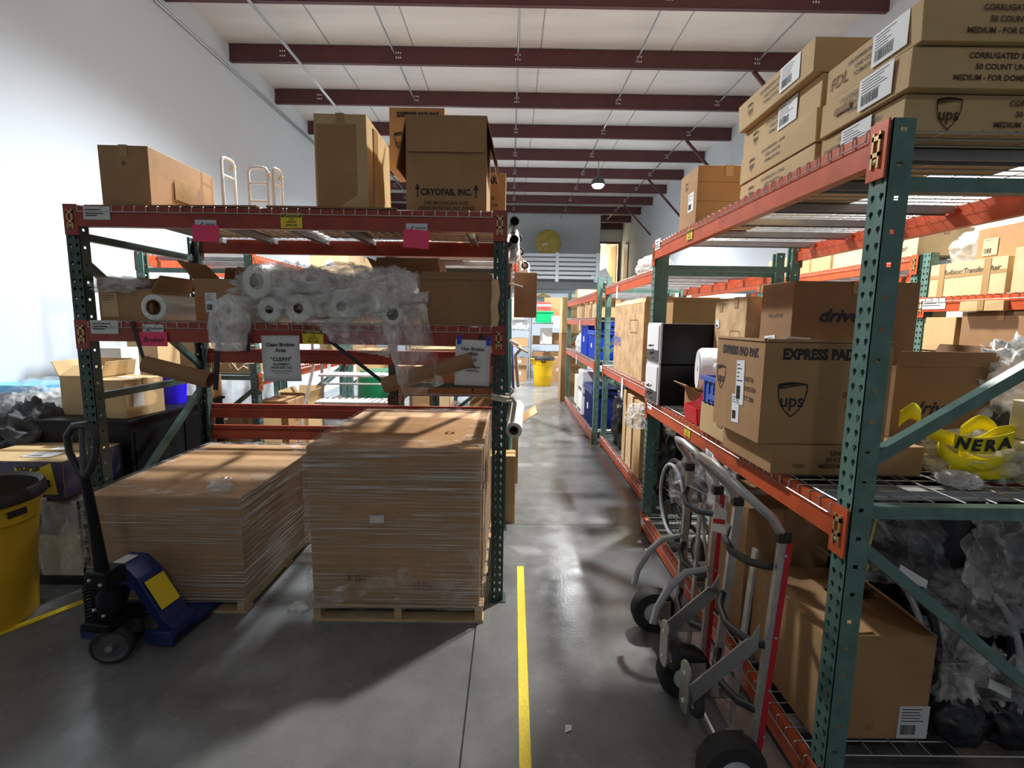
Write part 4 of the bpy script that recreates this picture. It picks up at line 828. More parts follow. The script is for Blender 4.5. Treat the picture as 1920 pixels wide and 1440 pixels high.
boxes([(-3.1, -2.5, 7.7, 8.2, 2.417, 2.86, 'pale', 'first pale carton'), (-3.1, -2.5, 8.25, 8.75, 2.417, 2.84, 'tan', 'second tan carton'), (-3.1, -2.5, 8.8, 9.3, 2.417, 2.83, 'pale', 'third pale carton'), (-3.1, -2.5, 9.35, 9.85, 2.417, 2.85, 'tan', 'fourth tan carton'),
       (-3.0, -2.5, 7.8, 8.4, 1.247, 1.8, 'tan', 'tan carton on the middle level'), (-3.0, -2.5, 8.6, 9.2, 1.247, 1.75, 'kraft', 'brown carton on the middle level')], 'cartons in the second wall-side rack', 'in the second rack bay by the left wall')
# wire basket tangle and yellow tag
b = MB(); rg = random.Random(4)
for i in range(26):
    p = Vector((rg.uniform(-.25, .25), rg.uniform(-.1, .1), rg.uniform(0, .3))); q = p+Vector((rg.uniform(-.16, .16), rg.uniform(-.05, .05), rg.uniform(-.14, .14))); q.z = max(q.z, 0); b.tube([p, (p+q)/2+Vector((0, 0, .03)), q], .004, 4)
b = b.build('wire_tangle', IVORY); b.location = (-2.72, 4.75, 1.30); tag(b, 'tangle of pale wire rods behind the hanging left tube', 'wire')
# steel cart / rolling steps behind the rack, with perforated white treads
t = thing('rolling_ladder', 'steel rolling steps with white perforated treads behind the front rack', 'ladder', (-1.62, 4.98, 0))
for z, y0, y1, x0 in ((1.235, .0, .26, -.34), (.99, -.22, .04, -.30)):
    g = MB()
    n = 13
    for i in range(n): x = x0+(.52-x0)*i/n; g.box(x, x+.040, y0, y1, z-.02, z)
    for i in range(4): y = y0+(y1-y0)*i/3; g.box(x0, .52, y-.008, y+.008, z-.022, z-.002)
    g.build('tread', WHITEP, t)
for x in (-.42, .54):
    MB().tube([(x, .30, 0), (x, .30, 1.9)], .016, 8).build('rear_rail', ALU, t, True); MB().tube([(x, -.62, .02), (x+.02, -.2, .98), (x+.02, .02, 1.30), (x+.02, .02, 1.95)], .016, 8).build('side_rail', ALU, t, True)
MB().tube([(-.42, .3, 1.1), (.54, .3, 1.1)], .012, 6).tube([(-.42, .3, .4), (.54, .3, .4)], .012, 6).build('cross_rail', ALU, t, True)
# things standing behind the steps, at the far end of the inner aisle
b = thing('plastic_barrel', 'dark green plastic barrel behind the steel steps', 'barrel', (-1.75, 6.6, 0)); MB().lathe([(0, 0), (.27, 0), (.30, .05), (.31, .5), (.30, 1.0), (.27, 1.12), (0, 1.12)], 28).build('barrel_body', mat('dark_green_plastic', (.0, .13, .05), .45), b, True); MB().lathe([(.315, .38), (.32, .4), (.315, .42)], 28).lathe([(.315, .72), (.32, .74), (.315, .76)], 28).build('barrel_ring', GREEN, b, True)
o, dm = carton('brown carton with a navy printed panel standing behind the steps', (-1.42, -1.16), (7.0, 7.5), (.0, 1.2), tone='kraft'); m = face_m('F', *dm, .5, .8, .003); put(o, MB().box(-.12, .12, -.09, .09, -.002, 0).mesh('navy_print', NAVY), m, 'printed_panel')
o, dm = carton('tall tan carton standing in the inner aisle behind the barrel', (-2.3, -1.95), (7.3, 7.8), (.0, 1.35), tone='tan')
o, dm = carton('pale carton stack base at the far end of the inner aisle', (-2.0, -1.2), (9.6, 10.2), (.0, 1.6), tone='pale')

# ================================================================== RIGHT RACK: TOP SHELF
T = 2.436
w3 = ['lowest', 'middle', 'topmost']
def upsflat(label, xr, yr, zr, handles=(), seed=0, shield=True, lab=(.55, .55), tone='tan', near=True, shield_near=False):
    o, dm = carton(label, xr, yr, zr, tone=tone, tape=None, warp=.006, seed=label, group='flat shipping cartons on the top right shelf')
    if shield: ups_shield(o, dm, 'L', .20, .50, .055, INK)
    for i, s_ in enumerate(('UPS EXPRESS BOX - LARGE', 'CASE COUNT 50', 'FORM # 01019505')): text(o, dm, 'L', .50, .74-i*.2, s_, .018, INK, .0003)
    if lab: sticker(o, dm, 'L', lab[0], lab[1], .16, .108, 6, True, 0, WHITE, seed=seed)
    if near:
        for i, s_ in enumerate(('CORRUGATED BOXES', '50 COUNT UNITS', 'MEDIUM - FOR DOMESTIC USE')): text(o, dm, 'F', .64 if shield_near else .42, .76-i*.26, s_, .024, BROWNINK, .0006)
    for h in handles: m = face_m('L', *dm, h, .5, .001); put(o, MB().box(-.045, .045, -.012, .012, -.001, .0012).mesh('hand_hole', INNER), m, 'hand_hole')
    return o, dm
for i in range(3):
    dx, dy = ((.02, .0), (.0, -.03), (.01, -.05))[i]
    o, dm = upsflat('flat tan carton of the near stack on the top right shelf, %s' % w3[i], (1.262+dx, 1.262+dx+.72), (1.70+dy, 2.13+dy*.3), (T+.129*i, T+.129*(i+1)-.002), (.3,) if i == 1 else (.16,) if i == 0 else (), i, shield=False, shield_near=i == 0, lab=((.48, .5), (.68, .52), (.72, .55))[i])
    if i == 0: ups_shield(o, dm, 'F', .20, .50, .085, BROWNINK)
    else: ups_shield(o, dm, 'F', .88, .42, .07, BROWNINK)
    if i == 2: text(o, dm, 'L', .16, .45, 'FDL', .06, K['brown'], .0006, shear=.2)
w4 = ['lowest', 'second from the bottom', 'third from the bottom', 'topmost']
for i in range(4):
    dx, dy = ((.02, .0), (.015, .0), (.03, .01), (-.01, .01))[i]
    upsflat('flat tan carton of the four-high stack on the top right shelf, %s' % w4[i], (1.26+dx, 1.74+dx), (2.175+dy, 2.86+dy), (T+.140*i, T+.140*(i+1)-.002), (), 10+i, True, lab=(None, None, (.64, .55), (.74, .55))[i], near=False)
o, dm = carton('brown carton by itself on the top right shelf, beyond the four-high stack', (1.20, 1.60), (3.30, 3.62), (T, T+.385), tone='kraft', tape='y')
for i in range(3): MB().box(-dm[0]/2-.001, dm[0]/2+.001, -dm[1]/2-.0015, -dm[1]/2, .12*i+.04, .12*i+.042).build('score_line', BROWNINK, o)
ups_shield(o, dm, 'F', .86, .45, .05, BROWNINK); ups_shield(o, dm, 'L', .4, .75, .05, INK); sticker(o, dm, 'L', .7, .45, .10, .12, 4, seed=3)
b = crumple('clear_bag', (1.45, 5.1, 2.31), (.14, .3, .10), POLY, 61, 4, .2); tag(b, 'clear bag on the top shelf of the second right bay', 'plastic bag')

# ---- middle shelf of the near bay
T = 1.182
o, dm = carton('low flat brown carton under the big shield-printed carton', (1.10, 1.735), (1.985, 2.45), (T, T+.125), tone='kraft', tape='y', warp=.008)
for i, s_ in enumerate(('UNIVERSAL 4 BOX', '50 COUNT UNITS', 'MEDIUM - BOX USE')): text(o, dm, 'F', .55-.03*i, .74-i*.22, s_, .026, BROWNINK, .0006)
text(o, dm, 'F', .18, .3, 'MED', .024, BROWNINK)
o, dm = epp('big open carton with a printed shield in front on the right middle shelf', (1.045, 1.575), (2.0, 2.46), (T+.128, T+.128+.425), open_=True, flaps={'F': (-10, .012), 'L': (-12, .012)})
sticker(o, dm, 'L', .58, .55, .075, .20, 5, True, 3, WHITE, seed=5); sticker(o, dm, 'L', .52, .26, .07, .13, 3, True, 4, WHITE, seed=6)
b = MB(); rg = random.Random(11); L_ = dm[0]
# torn lip
for i in range(40):
    x0 = -L_/2+L_*i/40; hh = .004+.012*abs(noise.noise(Vector((i*.6, 0, 1)))); b.box(x0, x0+L_/40, -dm[1]/2, -dm[1]/2+.005, dm[2]-.002, dm[2]+hh)
for i in range(30):
    y0 = -dm[1]/2+dm[1]*i/30; hh = .004+.012*abs(noise.noise(Vector((i*.6, 7, 1)))); b.box(-L_/2, -L_/2+.005, y0, y0+dm[1]/30, dm[2]-.002, dm[2]+hh)
b.build('torn_lip', EDGE, o)
def drive_logo(o, dm, face, u, v, s, mt=None): return text(o, dm, face, u, v, 'drive', s, mt or BLUEINK, s*.028, .32, sx=1.12)
o, dm = carton('large brown carton with slanted dark lettering behind the shield-printed carton', (1.555, 2.25), (2.72, 3.06), (T, T+.865), tone='brown', tape='y')
drive_logo(o, dm, 'F', .37, .78, .10); text(o, dm, 'L', .5, .78, 'ROLLATOR', .03, INK, 0, .3)
sticker(o, dm, 'F', .06, .58, .14, .11, 5, True, -3, WHITE, seed=8); sticker(o, dm, 'L', .4, .56, .12, .15, 4, True, 6, WHITE, seed=9)
for z in (.25, .5): MB().box(-dm[0]/2-.0016, -dm[0]/2, -dm[1]/2, dm[1]/2, z, z+.045).build('tape_strip', TAPE, o)
o, dm = carton('worn pale carton taped with a printed square, left of the large lettered carton', (1.50, 1.95), (3.14, 3.42), (T, T+.80), tone='worn', tape='x')
m = face_m('L', *dm, .5, .6, .002); put(o, MB().box(-.07, .07, -.1, -.097, 0, .001).box(-.07, .07, .097, .1, 0, .001).box(-.07, -.067, -.1, .1, 0, .001).box(.067, .07, -.1, .1, 0, .001).mesh('printed_square', BROWNINK), m, 'printed_square')
o, dm = carton('narrow worn carton with a small label beside the black file units', (1.52, 1.90), (3.46, 3.66), (T, T+.78), tone='worn', tape='x'); sticker(o, dm, 'L', .3, .8, .05, .06, 1, True, 10); sticker(o, dm, 'L', .4, .45, .08, .08, 2, True, 0)
o, dm = carton('brown carton with slanted lettering and a raised flap at the far side of the shelf', (1.80, 2.26), (2.26, 2.62), (T, T+.44), tone='brown', open_=True, flaps={'F': (4, .07), 'R': (20, .1)})
drive_logo(o, dm, 'F', .40, .55, .085)
# black file units
for k, (z, lb) in enumerate(((T, 'lower'), (T+.315, 'upper'))):
    t = thing('file_unit', 'black steel file unit with a white front, %s of the stacked pair' % lb, 'file unit', (1.44, 3.84, z), 0, 'file units')
    MB().box(-.30, .33, -.165, .165, 0, .305).build('unit_body', BLACKM, t, bevel=.004); MB().box(-.315, -.30, -.17, .17, 0, .31).build('front_frame', LGREY, t, bevel=.003)
    d = MB().box(-.324, -.315, -.15, .15, .10, .29).build('front_panel', WHITEP, t, bevel=.003); MB().box(-.320, -.315, -.15, .15, .012, .095).build('lower_panel', DGREY, t)
    MB().tube([(-.322, -.035, .14), (-.345, -.035, .13), (-.345, .035, .13), (-.322, .035, .14)], .005, 6).build('wire_handle', BLACKM, d, True); MB().tube([(-.32, -.035, .08), (-.345, -.035, .07), (-.345, .035, .07), (-.32, .035, .08)], .005, 6).build('wire_handle', BLACKM, t, True)
    if k: MB().lathe([(0, .05), (.02, .05), (.02, .04), (.008, .035), (.008, .02), (.016, .0), (0, .0)], 16, axis_m((.10, -.168, .26), (0, 0, 1))).build('side_knob', STEEL, t, True)
t = thing('foam_roll', 'thick white foam roll on the shelf in front of the black file units', 'foam roll', (1.30, 3.36, T+.31)); m = axis_m((0, 0, 0), (1, -.25, 0))
MB().lathe([(.02, 0), (.135, 0), (.148, .02), (.148, .36), (.135, .38), (.02, .38)], 40, m).build('roll_body', FOAM, t, True); MB().lathe([(r_, -.002-.003*(k % 2)) for k, r_ in enumerate([.02, .04, .05, .07, .08, .1, .11, .13])], 40, m).build('roll_spiral', WHITEP, t, True)
o, dm = carton('open brown carton holding up the foam roll', (1.27, 1.64), (3.22, 3.5), (T, T+.165), tone='kraft', open_=True, flaps={'L': (60, .1)})
b = crumple('clear_bag', (1.42, 3.0, T+.33), (.12, .10, .05), POLYC, 71, 4, .3); tag(b, 'crumpled clear bag at the foot of the foam roll', 'plastic bag')
# red hopper bin
t = thing('hopper_bin', 'red plastic hopper bin on the right middle shelf', 'bin', (1.31, 3.08, T)); g = MB()
pr = [(-.14, 0), (.14, 0), (.14, .20), (.0, .20), (-.07, .12), (-.15, .10)]
mm = Matrix.Identity(4)
g.prism(pr, -.11, -.105); g.prism(pr, .105, .11); g.box(-.14, .14, -.105, .105, 0, .005); g.box(.135, .14, -.105, .105, 0, .20); g.add([(-.145, -.105, 0), (-.145, .105, 0), (-.155, .105, .10), (-.155, -.105, .10), (-.14, -.105, 0), (-.14, .105, 0), (-.15, .105, .10), (-.15, -.105, .10)], [(0,1,2,3),(4,5,6,7),(0,1,5,4),(2,3,7,6),(1,2,6,5),(3,0,4,7)])
g.build('bin_body', REDP, t); MB().box(-.01, .145, -.118, -.11, .195, .205).build('bin_rim', REDP, t); MB().box(-.01, .145, .11, .118, .195, .205).build('bin_rim', REDP, t); b = crumple('packing_bag', (0, 0, .01), (.07, .08, .05), WHITEP, 72, 3, .3, parent=t)
t = thing('foam_board', 'thin white board standing on edge beside the red hopper bin', 'board', (1.34, 2.90, T)); MB().box(-.15, .15, -.006, .006, 0, .25).build('board_sheet', WHITEP, t); MB().box(-.151, -.149, -.007, .007, 0, .25).build('board_edge', mat('maroon_edge', (.2, .03, .04), .6), t)
o, dm = carton('tan carton under the blue parts bin', (1.13, 1.50), (2.50, 2.84), (T, T+.17), tone='tan', tape='y'); m = face_m('L', *dm, .8, .5, .001); put(o, MB().box(-.035, .035, -.012, .012, -.001, .0012).mesh('hand_hole', INNER), m, 'hand_hole')
t = thing('parts_bin', 'blue plastic parts bin on top of the tan carton', 'bin', (1.28, 2.67, T+.172)); g = MB()
g.box(-.15, .15, -.15, .15, 0, .006).box(-.15, -.145, -.15, .15, 0, .15).box(.145, .15, -.15, .15, 0, .15).box(-.145, .145, -.15, -.145, 0, .15).box(-.145, .145, .145, .15, 0, .15).box(-.165, -.145, -.165, .165, .13, .155).box(.145, .165, -.165, .165, .13, .155).box(-.145, .145, -.165, -.15, .13, .155).box(-.145, .145, .15, .165, .13, .155)
for i in range(5): y = -.12+.06*i; g.box(-.157, -.15, y-.004, y+.004, .0, .13); g.box(y-.004, y+.004, -.157, -.15, 0, .13)
g.build('bin_body', MBLUE, t); MB().box(-.158, -.151, -.05, .05, .03, .06).build('bin_plate', MBLUE, t)
t = thing('barcode_boxes', 'pair of small white boxes with black bars behind the blue parts bin', 'box', (1.45, 3.16, T)); MB().box(-.08, .08, -.03, .03, 0, .20).build('box_body', WHITEP, t); MB().box(-.081, .0, -.032, -.03, .1, .2).build('black_bar', INK, t)
# yellow webbing loops lying at the near right
def ribbon(pts, w, th=.002, m=YSTRAP, name='yellow_webbing', parent=None, up=(0, 0, 1), seed=0):
    P = [Vector(p) for p in pts]; n = 60; C = []
    def cr(t):
        k = min(int(t), len(P)-2); f = t-k; p0 = P[max(k-1, 0)]; p1 = P[k]; p2 = P[k+1]; p3 = P[min(k+2, len(P)-1)]
        return .5*((2*p1)+(-p0+p2)*f+(2*p0-5*p1+4*p2-p3)*f*f+(-p0+3*p1-3*p2+p3)*f*f*f)
    g = MB()
    for i in range(n+1):
        t_ = (len(P)-1)*i/n*.9999; c = cr(t_); q = Vector(up); tw = noise.noise(Vector((t_*.8, seed, 0)))*.9; side = (q+Vector((tw*.3, tw, 0))).normalized(); g.v += [tuple(c-side*w/2), tuple(c+side*w/2)]
    g.f = [(2*i, 2*i+2, 2*i+3, 2*i+1) for i in range(n)]
    o = g.build(name, m, parent, True); s_ = o.modifiers.new('t', 'SOLIDIFY'); s_.thickness = th; return o
t = thing('yellow_strap', 'loops of yellow webbing with black letters on the near right shelf', 'strap', (1.80, 1.95, T+.01))
ribbon([(-.10, .05, .20), (-.03, -.02, .17), (.08, -.04, .15), (.20, .0, .19), (.30, .02, .18), (.36, .03, .13), (.30, -.02, .08), (.15, -.05, .06), (.0, -.05, .08), (-.04, .0, .13)], .055, parent=t, name='webbing_loop', seed=2)
ribbon([(.02, -.03, .11), (.10, -.06, .07), (.22, -.05, .10), (.30, 0, .14), (.36, .02, .10), (.28, -.03, .045), (.12, -.06, .035), (.0, -.02, .04)], .05, parent=t, name='webbing_loop', seed=5)
ribbon([(.10, .06, .17), (.16, .05, .22), (.22, .05, .20), (.26, .06, .16)], .06, parent=t, name='webbing_loop', seed=7)
ribbon([(-.13, .10, .22), (-.10, .08, .26), (-.05, .1, .24), (-.02, .12, .2)], .07, parent=t, name='webbing_loop', seed=9)
g = MB(); n = 14
for i in range(n+1): x = -.04+.235*i/n; z = .165-.02*math.sin(i/n*3.1)+.012*(i/n); g.v += [(x, -.070, z-.031), (x, -.070, z+.031)]
g.f = [(2*i, 2*i+2, 2*i+3, 2*i+1) for i in range(n)]; bd = g.build('webbing_band', YSTRAP, t); s_ = bd.modifiers.new('t', 'SOLIDIFY'); s_.thickness = .002
for i, (ch, x, z) in enumerate((('N', -.01, .158), ('E', .045, .149), ('R', .10, .149), ('A', .158, .158))):
    q = Matrix.Translation((x, -.0735, z)) @ Matrix.Rotation(R(6-5*i), 4, 'Y') @ mxf; put(bd, text_mesh(ch, .062, .003, .15, 'CENTER', INK, 1.15), q, 'webbing_lettering')
b = MB().box(-.07, .07, -.05, .05, 0, .08).build('webbing_bundle', mat('faded_yellow_webbing', (.55, .48, .08), .8, 0, .3, 30, stretch=(1, 1, 12)), t); b.location = (.22, .02, 0)
for i, (x, y, z, r_, m_, lb) in enumerate(((1.98, 2.02, T+.0, (.17, .13, .10), POLYC, 'clear crinkled bag under the yellow webbing'), (2.40, 2.30, T+.20, (.19, .14, .19), POLY, 'clear bag bulging at the right edge behind the green brace'), (2.33, 2.3, T, (.14, .14, .13), CLOTH, 'dark plastic-wrapped parts under the clear bag at the right edge'), (1.79, 1.87, T, (.06, .06, .03), POLY, 'small clear bag by the low carton corner'))):
    b = crumple('clear_bag', (x, y, z), r_, m_, 80+i, 5, .3, 3); tag(b, lb, 'plastic bag' if m_ is not CLOTH else 'parts')
for x0, x1, z0, z1, lb in ((2.05, 2.40, T, T+.17, 'lower ivory block at the right edge of the middle shelf'), (2.09, 2.42, T+.172, T+.33, 'upper ivory block at the right edge of the middle shelf')):
    b = thing('ivory_box', lb, 'box', ((x0+x1)/2, 1.92, z0)); MB().box(-(x1-x0)/2, (x1-x0)/2, -.08, .08, 0, z1-z0).build('box_body', mat('ivory_card', (.66, .60, .44), .7), b, bevel=.004)
# hanging transparent sheets and hooks under the shelf
b = sheet('poly_sheet', [(1.76, 1.78, 1.10), (2.04, 1.78, 1.09), (2.16, 1.85, .70), (1.80, 1.80, .70)], POLYC, 24, 30, .03, 15); tag(b, 'dusty clear sheet hanging under the right middle shelf', 'plastic sheet')
b = sheet('poly_sheet', [(1.46, 1.95, 1.10), (1.72, 1.95, 1.10), (1.92, 1.9, .68), (1.50, 1.95, .74)], POLYD, 24, 30, .04, 17); tag(b, 'darker crinkled clear sheet hanging behind the diagonal brace', 'plastic sheet')
b = MB().bar((1.38, 1.74, 1.13), (1.355, 1.74, .93), .008, .002, (0, -1, 0)).tube([(1.355, 1.74, .93), (1.345, 1.74, .90), (1.355, 1.74, .875), (1.365, 1.74, .90)], .004, 6, closed=True).build('hanging_strap', mat('yellow_cord', (.62, .55, .12), .7)); tag(b, 'thin yellow strap with a ring hanging under the right shelf', 'strap')

# ---- bottom level: cartons and wheelchairs
T = .178
o, dm = carton('big plain brown carton on the bottom shelf by the near right post, one flap raised', (1.225, 1.665), (1.74, 2.27), (.02+.16, .615), tone='kraft', open_=True, flaps={'F': (-89, .25), 'L': (-87, .2), 'R': (-52, .21), 'B': (-88, .2)})
MB().box(-.11, -.06, -dm[1]/2-.0016, -dm[1]/2, dm[2]-.13, dm[2]).build('tape_strip', TAPE, o); sticker(o, dm, 'F', .88, .17, .12, .14, 5, True, 0, PAPER, seed=30)
text(o, dm, 'F', .5, .12, '||||', .03, K['brown'])
b = MB().box(-.03, .03, -.002, 0, 0, .08).build('green_tag', mat('lime_paper', (.35, .50, .12), .7)); b.location = (1.20, 1.69, .10); b.rotation_euler = (0, R(14), 0); tag(b, 'lime paper tag stuck near the foot of the near right post', 'tag')
o, dm = carton('brown carton behind the near hand truck on the bottom shelf', (1.20, 1.62), (2.33, 2.78), (T, T+.72), tone='kraft', tape='y'); sticker(o, dm, 'T', .4, .5, .12, .07, 0, False, 0, PAPER)
def wheelchair(label, loc, rz, group='wheelchairs on the bottom shelf', sc=1, fold=.30):
    t = thing('wheelchair', label, 'wheelchair', loc, rz, group); w = fold/2
    for s_ in (-1, 1):
        c = (s_*w, 0, .30); m = axis_m(c, (1, 0, 0))
        wo = MB().lathe([(.285, -.012), (.305, -.012), (.312, 0), (.305, .012), (.285, .012)], 40, m, close=True).build('rear_wheel', RUBBER, t, True)
        MB().tube([(s_*(w+.03), .265*math.cos(a*math.pi/16), .30+.265*math.sin(a*math.pi/16)) for a in range(32)], .013, 8, closed=True).build('hand_rim', GREY, wo, True)
        sp = MB()
        for k in range(14): a = 2*math.pi*k/14; sp.tube([(s_*w, .03*math.cos(a+.3), .30+.03*math.sin(a+.3)), (s_*w, .285*math.cos(a), .30+.285*math.sin(a))], .002, 4)
        sp.lathe([(0, -.03), (.03, -.03), (.03, .03), (0, .03)], 12, m).build('spokes', DGREY, wo)
        MB().tube([(s_*w*.9, -.02, .92), (s_*w*.9, .08, .90), (s_*w*.9, .10, .55), (s_*w*.9, .10, .18)], .012, 8).tube([(s_*w*.9, .10, .50), (s_*w*.9, -.38, .50), (s_*w*.9, -.42, .42), (s_*w*.9, -.42, .2)], .012, 8).tube([(s_*w*.9, .10, .20), (s_*w*.9, -.42, .22)], .012, 8).build('side_frame', BLACKM, t, True)
        MB().tube([(s_*w*.9, .02, .92), (s_*w*.9, .14, .92)], .017, 8).build('hand_grip', BLACK, t, True)
        MB().box(s_*w*.9-.025, s_*w*.9+.025, -.26, .02, .70, .73).build('armrest', BLACK, t, bevel=.008); wheel(t, (s_*w*.9, -.44, .10), (1, 0, 0), .10, .03, .6, 'front_caster', RUBBER, GREY)
        MB().tube([(s_*w*.9, -.42, .42), (s_*w*.9, -.60, .12)], .011, 8).box(s_*w*.9-.05, s_*w*.9+.05, -.70, -.58, .09, .105).build('footrest', GREY, t)
    MB().prism([(-w*.9, .5), (0, .42), (w*.9, .5), (w*.9, .51), (0, .43), (-w*.9, .51)], -.36, .08).build('seat', WCF, t); MB().add([(-w*.9, .085, .52), (0, .14, .52), (w*.9, .085, .52), (w*.9, .085, .88), (0, .14, .88), (-w*.9, .085, .88)], [(0, 1, 4, 5), (1, 2, 3, 4)]).build('backrest', WCF, t)
    return t
# local x across the chair; turned so that its side faces the aisle
wc = wheelchair('folded wheelchair with a grey wheel rim behind the second hand truck', (1.42, 3.56, T), 0)
dup(wc, (1.87, 2.08, T), 180, 'folded wheelchair at the near right of the bottom shelf, among clear bags')
dup(wc, (2.20, 2.02, T), 180, 'folded wheelchair at the right edge of the photo on the bottom shelf')
dup(wc, (1.86, 3.60, T), 0, 'folded wheelchair deep behind the big plain carton')
b = crumple('added_dark_heap', (2.235, 3.0, T), (.035, .95, .52), WCF, 210, 5, .15, 2); tag(b, 'added dark heap of bags blocking bright gaps along the rear of the bottom right shelf', 'bags')  # heap added to darken the bright gaps behind the wheelchairs
for i, (x, y, z, r_, m_, lb) in enumerate(((1.36, 3.2, .78, (.14, .16, .17), POLYD, 'plastic-wrapped bundle on the wheelchair behind the second hand truck'), (1.92, 1.86, .62, (.16, .12, .10), POLYD, 'clear crumpled bag on the wheelchairs left of the hanging sheet'), (2.25, 1.98, .70, (.20, .15, .16), POLYD, 'large clear bag over the black parts at the right edge'),
        (1.80, 1.84, .32, (.11, .10, .16), POLYC, 'clear bag around black parts beside the big plain carton'), (1.98, 1.78, .30, (.10, .08, .12), POLYC, 'clear bag low among the wheelchair parts at the right'), (1.75, 2.6, .80, (.26, .3, .12), WCF, 'heap of black parts behind the hanging sheets'), (2.3, 2.6, .75, (.3, .3, .15), WCF, 'heap of black parts at the back right of the bottom level'), (1.22, 4.55, .82, (.10, .1, .12), POLYC, 'clear bag hanging behind the rack post in the second right bay'), (1.40, 3.9, .90, (.10, .1, .10), POLYC, 'clear bag tucked under the middle shelf behind the posts'))):
    b = crumple('parts_heap' if m_ is WCF else 'clear_bag', (x, y, z), r_, m_, 90+i, 5, .32, 2.6); tag(b, lb, 'parts' if m_ is WCF else 'plastic bag')
for i, (x, y, z, w, h, ry, lb) in enumerate(((1.86, 1.72, .46, .10, .035, 25, 'white paper tag lying slanted among the black parts'), (2.06, 1.72, .40, .035, .09, 12, 'white hanging tag with a punched hole at the right'), (1.55, 1.80, .86, .13, .03, 30, 'white slip behind the diagonal brace'), (1.62, 1.86, .80, .06, .02, 8, 'small ivory slip below the hanging sheet'), (1.84, 1.73, .545, .05, .03, -35, 'small pale slip on the black wheelchair parts'))):
    b = MB().box(-w/2, w/2, -.0006, .0006, -h/2, h/2).build('paper_tag', PAPER); b.location = (x, y-.05, z); b.rotation_euler = (R(-20), R(ry), 0); tag(b, lb, 'tag')
b = MB().box(-.11, .11, -.06, .06, 0, .14).build('black_case', WCF, bevel=.02); b.location = (2.15, 1.72, .62); b.rotation_euler = (0, R(16), 0); tag(b, 'black padded cushion leaning at the right edge under the green brace', 'cushion')

for i, (x, y, z, r_, lb) in enumerate(((2.0, 2.87, T, (.30, .05, .62), 'black padded cushions stacked on end behind the near wheelchairs'), (1.80, 1.77, T, (.10, .08, .10), 'black padded part on the bottom shelf beside the big plain carton'), (2.02, 1.75, T, (.12, .09, .13), 'black padded part on the bottom shelf under the green brace'), (2.26, 1.78, T, (.12, .1, .2), 'black padded part at the right edge of the bottom shelf'))):
    b = crumple('black_cushion', (x, y, z), r_, WCF, 200+i, 4, .18, 2); tag(b, lb, 'cushion')
